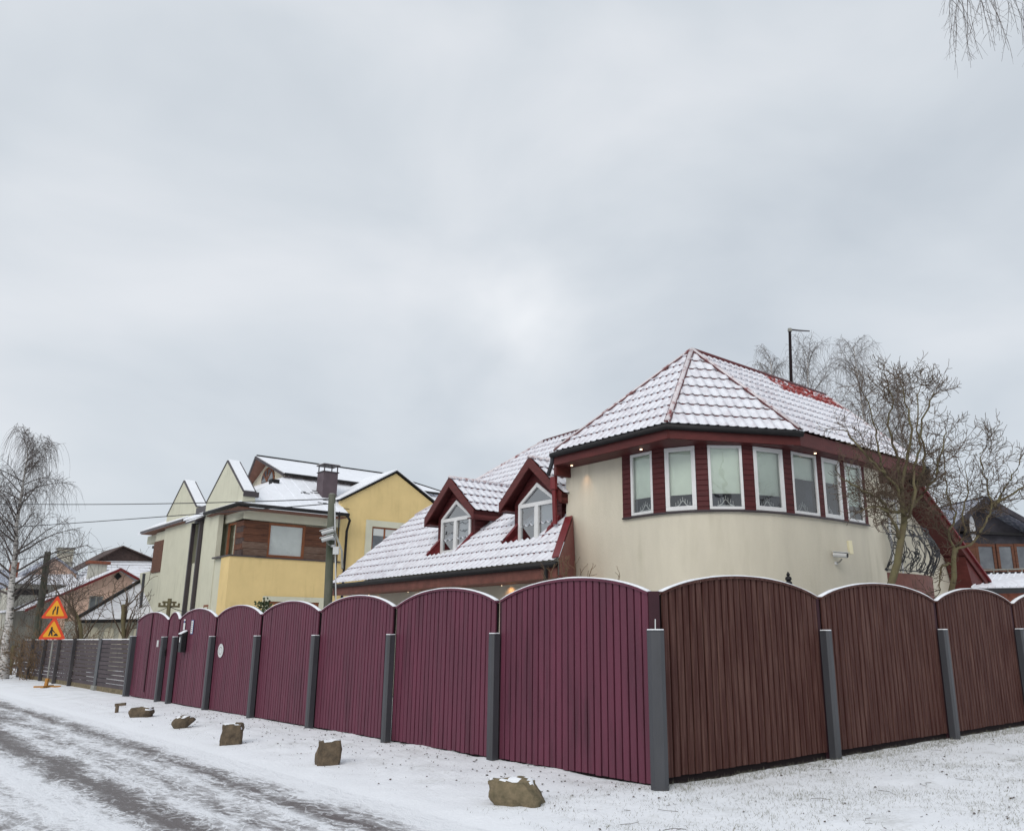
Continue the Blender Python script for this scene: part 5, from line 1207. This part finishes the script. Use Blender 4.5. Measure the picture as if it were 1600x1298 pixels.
# ================================================================== TREES
def perp(d, rnd):
    v = Vector((rnd.gauss(0, 1), rnd.gauss(0, 1), rnd.gauss(0, 1))); v -= d * v.dot(d); return v.normalized()
def branch(mb, p, d, L, r, lev, rnd, P):
    """wandering tapered limb with recursive side shoots"""
    n = P['seg'][lev]; pts = [p]; dirs = []; d = d.normalized(); q = Vector(p)
    for i in range(n):
        d = (d + perp(d, rnd) * P['wob'][lev] + UP * P['up'][lev]).normalized(); q = q + d * (L / n); pts.append(q.copy()); dirs.append(d.copy())
    rr = [max(P['rmin'], r * (1 - (.75 if lev < P['max'] else .6) * i / n)) for i in range(n + 1)]
    mb[min(lev, len(mb) - 1)].tube(pts, rr, P['sides'][lev], cap=False)
    if lev >= P['max']: return
    k = P['kids'][lev]; k = int(k * (L / (P['ref'][lev] * P.get('big', 1))) + rnd.random())
    for j in range(k):
        t = rnd.uniform(P['t0'][lev], 1.0) if j else 1.0
        x = t * n; i = min(n - 1, int(x)); c = pts[i].lerp(pts[i + 1], x - i)
        ang = R(rnd.uniform(*P['ang'][lev])) if j else R(rnd.uniform(0, 15))
        dd_ = (dirs[i] * math.cos(ang) + perp(dirs[i], rnd) * math.sin(ang)).normalized()
        branch(mb, c, dd_, L * rnd.uniform(*P['len'][lev]), max(P['rmin'], rr[i] * P['rk'][lev]), lev + 1, rnd, P)
def weep(mb, p, d, L, rnd, r=.006, n=7, pull=.45, sides=3):
    pts = [p]; q = Vector(p); d = d.normalized()
    for i in range(n):
        d = (d + UP * -pull + perp(d, rnd) * .10).normalized(); q = q + d * L / n; pts.append(q.copy())
    mb.tube(pts, [r * (1 - .5 * i / n) for i in range(n + 1)], sides, cap=False); return pts
def birch(base, H_, label, seed, lean=(0, 0), spread=3.2, nl=34, twigs=9, t0=.32, rt=.2, weepL=(1.2, 3.0), group=None, tr=.0075, depth2=3, el=(22, 55), tm_=None):
    el_ = el; rnd = random.Random(seed); base = Vector(base); t = thing('birch_tree', base, label, 'tree', group)
    tm = MB(); n = 14; pts = [base - UP * .2]; d = Vector((lean[0], lean[1], 1)).normalized(); q = Vector(base)
    for i in range(n): q = q + (d + perp(d, rnd) * .07) * H_ / n / 1.0; pts.append(q.copy())
    rr = [rt * (1 - .93 * (i / (n + 0)) ** .9) for i in range(n + 1)]
    tm.tube(pts, rr, 8); tm.build('trunk', birchbark, t, smooth=True)
    lm, wm_ = MB(), MB()
    for k in range(nl):
        x = t0 + (1 - t0) * (k + rnd.random()) / nl; i = min(n - 1, int(x * n)); c = pts[i].lerp(pts[i + 1], x * n - i)
        az = rnd.uniform(0, 6.283); el = R(rnd.uniform(*el_) + 24 * x); L = spread * (1.08 - .72 * ((x - t0) / (1 - t0)) ** 1.3) * rnd.uniform(.75, 1.1)
        d = Vector((math.cos(az) * math.cos(el), math.sin(az) * math.cos(el), math.sin(el)))
        lp_ = [c]; q = Vector(c); m = 8; ds = []
        for j in range(m):
            d = (d + UP * (-.10 if j > 2 else .02) + perp(d, rnd) * .12).normalized(); q = q + d * L / m; lp_.append(q.copy()); ds.append(d.copy())
        r0 = max(.016, rt * .34 * (1 - x * .75)); lm.tube(lp_, [max(tr, r0 * (1 - .85 * j / m)) for j in range(m + 1)], 4, cap=False)
        for j in range(1, m):
            for s in range(depth2):
                az2 = perp(ds[j], rnd); dd_ = (ds[j] * .6 + az2 * .8).normalized(); l2 = L * rnd.uniform(.15, .34)
                sp = weep(lm, lp_[j].lerp(lp_[j + 1], rnd.random()), dd_, l2, rnd, tr * 1.4, 5, .06, 3)
                for h in range(max(1, int(twigs / 3))):
                    s_ = sp[rnd.randint(2, 5)]; weep(wm_, s_, Vector((rnd.gauss(0, .5), rnd.gauss(0, .5), -.2)), rnd.uniform(*weepL) * (1.15 - x * .55), rnd, tr * .8, 6, .42)
        for h in range(twigs):
            s_ = lp_[rnd.randint(3, m)]; weep(wm_, s_, Vector((rnd.gauss(0, .5), rnd.gauss(0, .5), .1)), rnd.uniform(*weepL) * (1.1 - x * .5), rnd, tr * .8, 6, .42)
    lm.build('limbs', tm_ or birchtwig, t); wm_.build('weeping_twigs', tm_ or birchtwig, t); return t
bb_ = onA(17, 1000, 42); bb_.z = zg(bb_)
bt_ = onA(38, 655, 42); Hb = bt_.z - .3
birch(bb_, Hb * .97, 'tall weeping birch with white trunk at the left edge of the street', 5, lean=((bt_.x - bb_.x) / Hb * 1.0, 0), spread=3.3, nl=40, twigs=6, t0=.26, rt=.2, weepL=(.9, 2.5), tr=.0066, depth2=3, el=(6, 40))
for k, (x, y, Y_, lab, sp) in enumerate(((1196, 520, 34, 'small bare birch top left of the roof aerial', 1.9), (1262, 522, 36, 'bare weeping birch crown just right of the roof aerial', 3.2), (1326, 505, 38, 'tall slim bare birch behind the right end of the bay roof', 2.9), (1405, 568, 40, 'lower bare birch crown behind the pollarded tree', 2.3))):
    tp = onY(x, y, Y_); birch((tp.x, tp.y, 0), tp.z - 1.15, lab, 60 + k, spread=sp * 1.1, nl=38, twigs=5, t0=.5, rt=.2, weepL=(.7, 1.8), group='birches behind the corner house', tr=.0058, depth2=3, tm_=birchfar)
# hanging birch twigs at the top right corner, from a tree standing to the right of the camera
tb = thing('birch_tree', (6.6, 4.2, .06), 'birch at the upper right corner whose hanging bare twigs reach into the sky', 'tree')
rnd = random.Random(12); tm = MB(); crown = onY(1590, -140, 5.2)
tm.tube([(6.8, 4.4, -.1), (6.7, 4.5, 2.5), (6.5, 4.6, 5), (6.3, 4.7, 7.6)], [.16, .13, .1, .05], 8); tm.build('trunk', birchbark, tb, smooth=True)
lm, wm_ = MB(), MB()
for (xx, yy, YY, nt_) in ((1490, -25, 5.6, 9), (1505, -30, 5.4, 10), (1520, -35, 5.7, 10), (1540, -30, 5.5, 8), (1550, -50, 5.3, 5), (1592, -35, 5.6, 9), (1608, -30, 5.4, 10)):
    e_ = onY(xx, yy, YY); st0 = Vector((6.4, 4.65, 6.2)); md = st0.lerp(e_, .55) + UP * .45
    pts = [st0.lerp(md, i / 4).lerp(md.lerp(e_, i / 4), i / 4) for i in range(5)]; lm.tube(pts, [.022, .016, .011, .007, .004], 4, cap=False)
    for h in range(nt_):
        s_ = pts[rnd.choice((3, 4, 4, 4))] + Vector((rnd.gauss(0, .05), rnd.gauss(0, .1), rnd.gauss(0, .04)))
        L_ = rnd.uniform(.35, .80); w_ = weep(wm_, s_, Vector((rnd.gauss(0, .30), rnd.gauss(0, .3), -.7)), L_, rnd, .0024, 8, .20)
        for j in range(2, 8):
            if rnd.random() < .8: weep(wm_, w_[j], Vector((rnd.gauss(0, .8), rnd.gauss(0, .6), -.6)), rnd.uniform(.05, .16), rnd, .0013, 4, .12)
lm.build('limbs', birchtwig, tb); wm_.build('hanging_twigs', birchtwig, tb)
# gnarled pollarded trees behind the brown fence
PP = dict(seg=[6, 6, 5, 4], wob=[.16, .26, .32, .34], up=[.04, .05, .06, .05], rmin=.0042, sides=[6, 5, 4, 3], max=3, kids=[7, 7, 5, 0], ref=[1.0, .55, .30, .2], t0=[.2, .15, .15, 0], ang=[(25, 70), (25, 75), (25, 80), (0, 0)], len=[(.35, .62), (.38, .62), (.4, .7), (0, 0)], rk=[.55, .6, .65, .6])
def pollard(name, trunk, limbs, label, seed, Y0, r0, lr=.05, extra=0, crowd=None):
    rnd = random.Random(seed); pts = [onY(x, y, Y0 + dy) for x, y, dy in trunk]; b = pts[0].copy(); b.z = zg(b)
    t = thing(name, b, label, 'tree', None); n = len(pts)
    rs = [r0 * (1 - .35 * i / n) for i in range(n + 1)]
    MB().tube([Vector((b.x, b.y, b.z - .1))] + pts, rs, 9).build('trunk', bark, t, smooth=True)
    L1, L2 = MB(), MB()
    for lb_ in limbs:
        P3 = [onY(x, y, Y0 + dy) for x, y, dy in lb_]; m = len(P3)
        sub = []
        for i in range(m - 1):
            for k in range(4):
                t_ = k / 4; a, b_, c, d = P3[max(0, i - 1)], P3[i], P3[i + 1], P3[min(m - 1, i + 2)]
                sub.append(.5 * ((2 * b_) + (c - a) * t_ + (2 * a - 5 * b_ + 4 * c - d) * t_ ** 2 + (3 * b_ - a - 3 * c + d) * t_ ** 3) + Vector((rnd.gauss(0, .014), rnd.gauss(0, .02), rnd.gauss(0, .012))))
        sub.append(P3[-1]); k_ = len(sub)
        rr = [lr * (1 - .78 * i / k_) for i in range(k_)]
        L1.tube(sub, rr, 6)
        LT = sum((sub[i + 1] - sub[i]).length for i in range(k_ - 1))
        for j in range(int(LT * 5.0) + 2):
            i = rnd.randint(2, k_ - 2); dd_ = (sub[i + 1] - sub[i]).normalized(); ang = R(rnd.uniform(25, 80)); dd_ = dd_ * math.cos(ang) + perp(dd_, rnd) * math.sin(ang)
            branch([L2], sub[i], dd_, rnd.uniform(.22, .62), max(.006, rr[i] * .4), 1, rnd, PP)
        branch([L2], sub[-1], sub[-1] - sub[-2], .35, rr[-1], 1, rnd, PP)
    if crowd:
        for (x, y, dy, nn, Ln) in crowd:
            c = onY(x, y, Y0 + dy)
            for k in range(nn):
                d = Vector((rnd.gauss(0, 1), rnd.gauss(0, 1), rnd.gauss(.2, .9))).normalized(); branch([L2], c, d, rnd.uniform(.4, 1) * Ln, .010, 1, rnd, PP)
    L1.build('limbs', bark, t, smooth=True); L2.build('twigs', twig, t); return t
pollard('pollarded_tree', [(1388, 925, 0), (1402, 880, 0), (1408, 842, .02), (1413, 815, .05), (1412, 796, .05)],
    [[(1412, 800, 0), (1389, 797, -.1), (1376, 780, -.2), (1353, 769, -.3), (1325, 752, -.4), (1308, 738, -.5)],
     [(1413, 805, 0), (1402, 765, -.1), (1384, 742, -.2), (1374, 716, -.25), (1367, 669, -.2), (1353, 622, -.15)],
     [(1413, 800, 0), (1405, 735, .1), (1400, 703, .2), (1388, 663, .3), (1394, 629, .3), (1387, 598, .3)],
     [(1414, 798, 0), (1432, 760, .1), (1445, 720, .2), (1441, 668, .3), (1455, 625, .3), (1460, 612, .3)],
     [(1414, 800, 0), (1440, 775, -.1), (1462, 740, -.2), (1472, 700, -.2), (1478, 672, -.2)],
     [(1408, 770, 0), (1416, 720, -.3), (1424, 680, -.4), (1418, 640, -.5), (1408, 600, -.5)],
     [(1406, 842, 0), (1396, 815, -.2), (1384, 800, -.3), (1368, 790, -.4), (1340, 800, -.5)],
     [(1412, 815, 0), (1425, 790, -.3), (1430, 740, -.3), (1436, 700, -.3), (1433, 660, -.3), (1436, 612, -.2)],
     [(1384, 742, -.2), (1360, 720, -.3), (1335, 690, -.3), (1318, 672, -.3)]],
    'gnarled pollarded tree with mossy trunk rising in front of the balcony', 21, 14.4, .074, .032, crowd=[(1412, 778, 0, 9, .8), (1400, 750, -.1, 6, .7), (1425, 745, 0, 5, .7)])
pollard('pollarded_tree', [(1484, 935, 0), (1491, 900, 0), (1490, 875, 0), (1492, 856, 0)],
    [[(1492, 860, 0), (1484, 835, 0), (1492, 802, 0), (1482, 778, 0), (1475, 737, .1), (1478, 700, .1)],
     [(1492, 858, 0), (1523, 846, -.1), (1540, 815, -.1), (1550, 791, -.1), (1540, 751, -.1), (1532, 715, -.1), (1540, 700, 0)],
     [(1550, 791, -.1), (1562, 775, 0), (1574, 757, 0), (1590, 725, 0), (1600, 708, 0)],
     [(1552, 790, -.1), (1585, 770, 0), (1612, 752, 0), (1640, 735, 0)],
     [(1490, 880, 0), (1474, 885, 0), (1469, 905, -.05), (1468, 925, -.1)],
     [(1492, 862, 0), (1506, 835, .1), (1504, 800, .2), (1512, 770, .2), (1508, 735, .2)]],
    'forked pollarded tree between the balcony and the dark house', 22, 15.3, .060, .026, crowd=[(1497, 850, 0, 9, .5), (1550, 790, 0, 6, .5)])
# fruit tree, shrubs and bushes beyond the slatted fence
def bush(x, y, A, wpx, hpx, n, m, label, seed, name='bush', cat='bush', r=.012):
    rnd = random.Random(seed); c = onA(x, y, A); e_ = onA(x + wpx, y, A); hw = (e_ - c).length; h = hpx * (c.length) / F; c.z = zg(c)
    t = thing(name, c, label, cat); mb = MB()
    P = dict(PP); P['rmin'] = r * .55; P['kids'] = [5, 4, 2, 0]; P['big'] = 2.2
    for k in range(n):
        d = Vector((rnd.gauss(0, .5), rnd.gauss(0, .5), 1)).normalized(); o = Vector((rnd.uniform(-hw, hw) * .8, rnd.uniform(-hw, hw) * .5, 0)); branch([mb], c + o, d, h * rnd.uniform(.5, .95), r, 1, rnd, P)
    mb.build('twigs', m, t); return t
bush(60, 1000, 40, 26, 78, 24, bushmat, 'dense brown twiggy bush behind the roadworks sign', 31)
bush(24, 1000, 46, 16, 44, 9, bushmat, 'brown twiggy bush at the foot of the birch', 32)
bush(118, 1000, 39, 26, 60, 34, bushmat, 'olive brown hedge bush right of the roadworks sign', 33)
bush(2, 1000, 44, 14, 40, 6, bushmat, 'thin brown shrub at the left picture edge', 37)
PF = dict(PP); PF['rmin'] = .009; PF['kids'] = [5, 4, 3, 0]; PF['big'] = 2.3
def smalltree(x0, y0, x1, y1, A, label, seed, r=.09, n=9, spread=.6, name='fruit_tree'):
    rnd = random.Random(seed); a, b = onA(x0, y0, A), onA(x1, y1, A); a.z = zg(a); t = thing(name, a, label, 'tree'); hh_ = b.z - a.z
    mid = a.lerp(b, .5) + Vector((rnd.gauss(0, .1), 0, 0)); tp = a.lerp(b, .62)
    MB().tube([a, mid, tp], [r, r * .8, r * .6], 8).build('trunk', bark, t, smooth=True); mb = MB()
    for k in range(n):
        s = a.lerp(tp, rnd.uniform(.45, 1)); d = Vector((rnd.gauss(0, spread), rnd.gauss(0, spread), 1)).normalized(); branch([mb], s, d, hh_ * rnd.uniform(.2, .36), r * .45, 0, rnd, PF)
    mb.build('branches', twig, t); return t
smalltree(206, 1000, 190, 872, 36, 'dark bare fruit tree in front of the pink house', 41, n=10, spread=.55)
smalltree(140, 1000, 108, 890, 37, 'bare garden tree left of the pink house window', 43, n=7, spread=.6)
smalltree(190, 990, 195, 828, 80, 'small bare tree top above the brown gablet roof', 44, r=.1, n=7)
smalltree(95, 1000, 120, 872, 52, 'slender bare tree beside the pale chimney', 46, r=.07, n=7)
# twigs of a shrub poking over the maroon fence near the bay corner
t = thing('shrub', WG(10.2, 8.3), 'thin bare shrub twigs poking over the maroon fence below the eave end', 'shrub'); mb = MB(); rnd = random.Random(9)
for (x0, y0, x1, y1) in ((858, 925, 846, 890), (875, 925, 890, 868), (884, 925, 872, 872), (893, 925, 900, 880), (866, 925, 856, 884), (905, 925, 925, 888), (901, 925, 908, 893), (890, 925, 882, 885), (961, 925, 965, 905)):
    a, b = onY(x0, y0, 12.6), onY(x1, y1, 12.5); a0_ = Vector((a.x, a.y, .2)); mb.tube([a0_, a, a.lerp(b, .5) + Vector((.03, 0, 0)), b], [.012, .007, .005, .003], 4)
    branch([mb], a.lerp(b, .5), (b - a) + Vector((rnd.gauss(0, .1), 0, 0)), .2, .004, 2, rnd, PP)
mb.build('twigs', bushmat, t)
# little evergreen tops over the fence
def leafy(c, r, n, m, label, name, cat, seed, stem=None, flat=1.):
    rnd = random.Random(seed); t = thing(name, (c.x, c.y, zg(c)), label, cat); mb = MB()
    for k in range(n):
        d = Vector((rnd.gauss(0, 1), rnd.gauss(0, 1), rnd.gauss(0, 1) * flat)).normalized() * r * rnd.uniform(.2, 1); p = c + d; s = rnd.uniform(.05, .1); u_ = perp(Vector((0, 0, 1)), rnd); v_ = Vector((rnd.gauss(0, .4), rnd.gauss(0, .4), 1)).normalized()
        mb.add([p, p + u_ * s * .5 + v_ * s * .5, p + v_ * s, p - u_ * s * .5 + v_ * s * .5], [(0, 1, 2, 3)])
    mb.build('leaves', m, t); mb = MB(); mb.tube([Vector((c.x, c.y, 0)), c + UP * r * .8], .03, 5); mb.build('stem', bark, t)
leafy(onA(412, 948, 26), .28, 130, evergreen, 'green leafy shrub top over the fence before the yellow house', 'evergreen_shrub', 'shrub', 5)
c = onA(264, 948, 27); ic = thing('dark_insulator_post', (c.x, c.y, zg(c)), 'small dark cross-armed post top above the wicket gate', 'post')
MB().tube([Vector((c.x, c.y, 0)), c + UP * .25], .06, 7).build('post', bark, ic); mb = MB(); mb.bar(c + BX * -.3 + UP * .02, c + BX * .3 + UP * .02, .06, .06); mb.bar(c + BX * -.2 + UP * .14, c + BX * .2 + UP * .14, .06, .06)
for b_ in (-.28, -.14, .14, .28): mb.tube([c + BX * b_, c + BX * b_ + UP * .12], .035, 6)
mb.build('cross_arms', bark, ic)
cable(c + UP * .02, onA(225, 960, 30), .05, .01, 'short thin cable falling left from the cross-armed post')
cable(c + UP * .02, onA(305, 955, 26), .06, .01, 'short thin cable falling right from the cross-armed post')
# ================================================================== GRASS AND LITTER
rnd = random.Random(77); mb = MB()
def blade(a, b, h, lean=.6):
    z = gh(a, b); p = W(a, b); p.z = z - .004; az = rnd.uniform(0, 6.28); u_ = Vector((math.cos(az), math.sin(az), 0)); ln = Vector((rnd.gauss(0, lean), rnd.gauss(0, lean), 1)).normalized()
    w_ = rnd.uniform(.0014, .0028)
    mb.v += [p - u_ * w_, p + u_ * w_, p + ln * h]; n = len(mb.v); mb.f.append([n - 3, n - 2, n - 1]); mb.m.append(0)
for k in range(120000):
    a, b = rnd.uniform(1.2, 6.9), rnd.uniform(4.9, 17)
    d = noise.noise(Vector((a * .9, b * .9, 4))) + .6 * noise.noise(Vector((a * 3, b * 3, 4)))
    fence_d = (6.48 - .05 * (b - 7.13)) - a
    if b > 7.1 and fence_d < .02: continue
    pr = .36 + .6 * d + (.9 if b > 7.1 and fence_d < .45 and fence_d > 0 else 0)
    if b < 5.4: pr *= .35
    if rnd.random() > pr: continue
    blade(a, b, rnd.uniform(.018, .055) * (1.35 if fence_d < .45 and b > 7.1 else 1), .9)
for k in range(16000):
    a, b = rnd.uniform(6.5, 24), rnd.uniform(4.9, 7.1)
    if rnd.random() > .10 + .6 * noise.noise(Vector((a * 2, b * 2, 8))) + (.2 if b > 6.7 else 0): continue
    blade(a, b, rnd.uniform(.008, .03), .9)
o = mb.build('grass', grassm, None, loc=Vector((0, 0, 0))); tag(o, 'thin dry grass blades poking through the snow on the lawn and verge', 'grass'); o['kind'] = 'stuff'
mb = MB()
for k in range(620):
    a, b = rnd.uniform(6, 20), 7.1 - abs(rnd.gauss(0, .9)); 
    if b < 4.9: continue
    if k % 4 == 0: a, b = rnd.uniform(2.5, 6.4), rnd.uniform(5, 14)
    p = W(a, b); p.z = gh(a, b) + .004; s = rnd.uniform(.004, .022); az = rnd.uniform(0, 6.28)
    vs = [p + Vector((s * rnd.uniform(.5, 1) * math.cos(az + i * 1.05), s * rnd.uniform(.5, 1) * math.sin(az + i * 1.05), rnd.uniform(0, .012))) for i in range(6)]; mb.add(vs + [p + UP * .014], [(i, (i + 1) % 6, 6) for i in range(6)])
for k in range(46):
    a, b = rnd.uniform(2.5, 6.2), rnd.uniform(5, 14); p = W(a, b); p.z = gh(a, b) + .008; az = rnd.uniform(0, 6.28); L_ = rnd.uniform(.04, .22)
    mb.tube([p, p + Vector((math.cos(az), math.sin(az), .04)) * L_ * .5, p + Vector((math.cos(az + .4), math.sin(az + .4), .01)) * L_], .0022, 3)
o = mb.build('leaf_litter', leafm, None, loc=Vector((0, 0, 0))); tag(o, 'scattered dead leaves, clods and twigs lying on the snow', 'leaves'); o['kind'] = 'stuff'
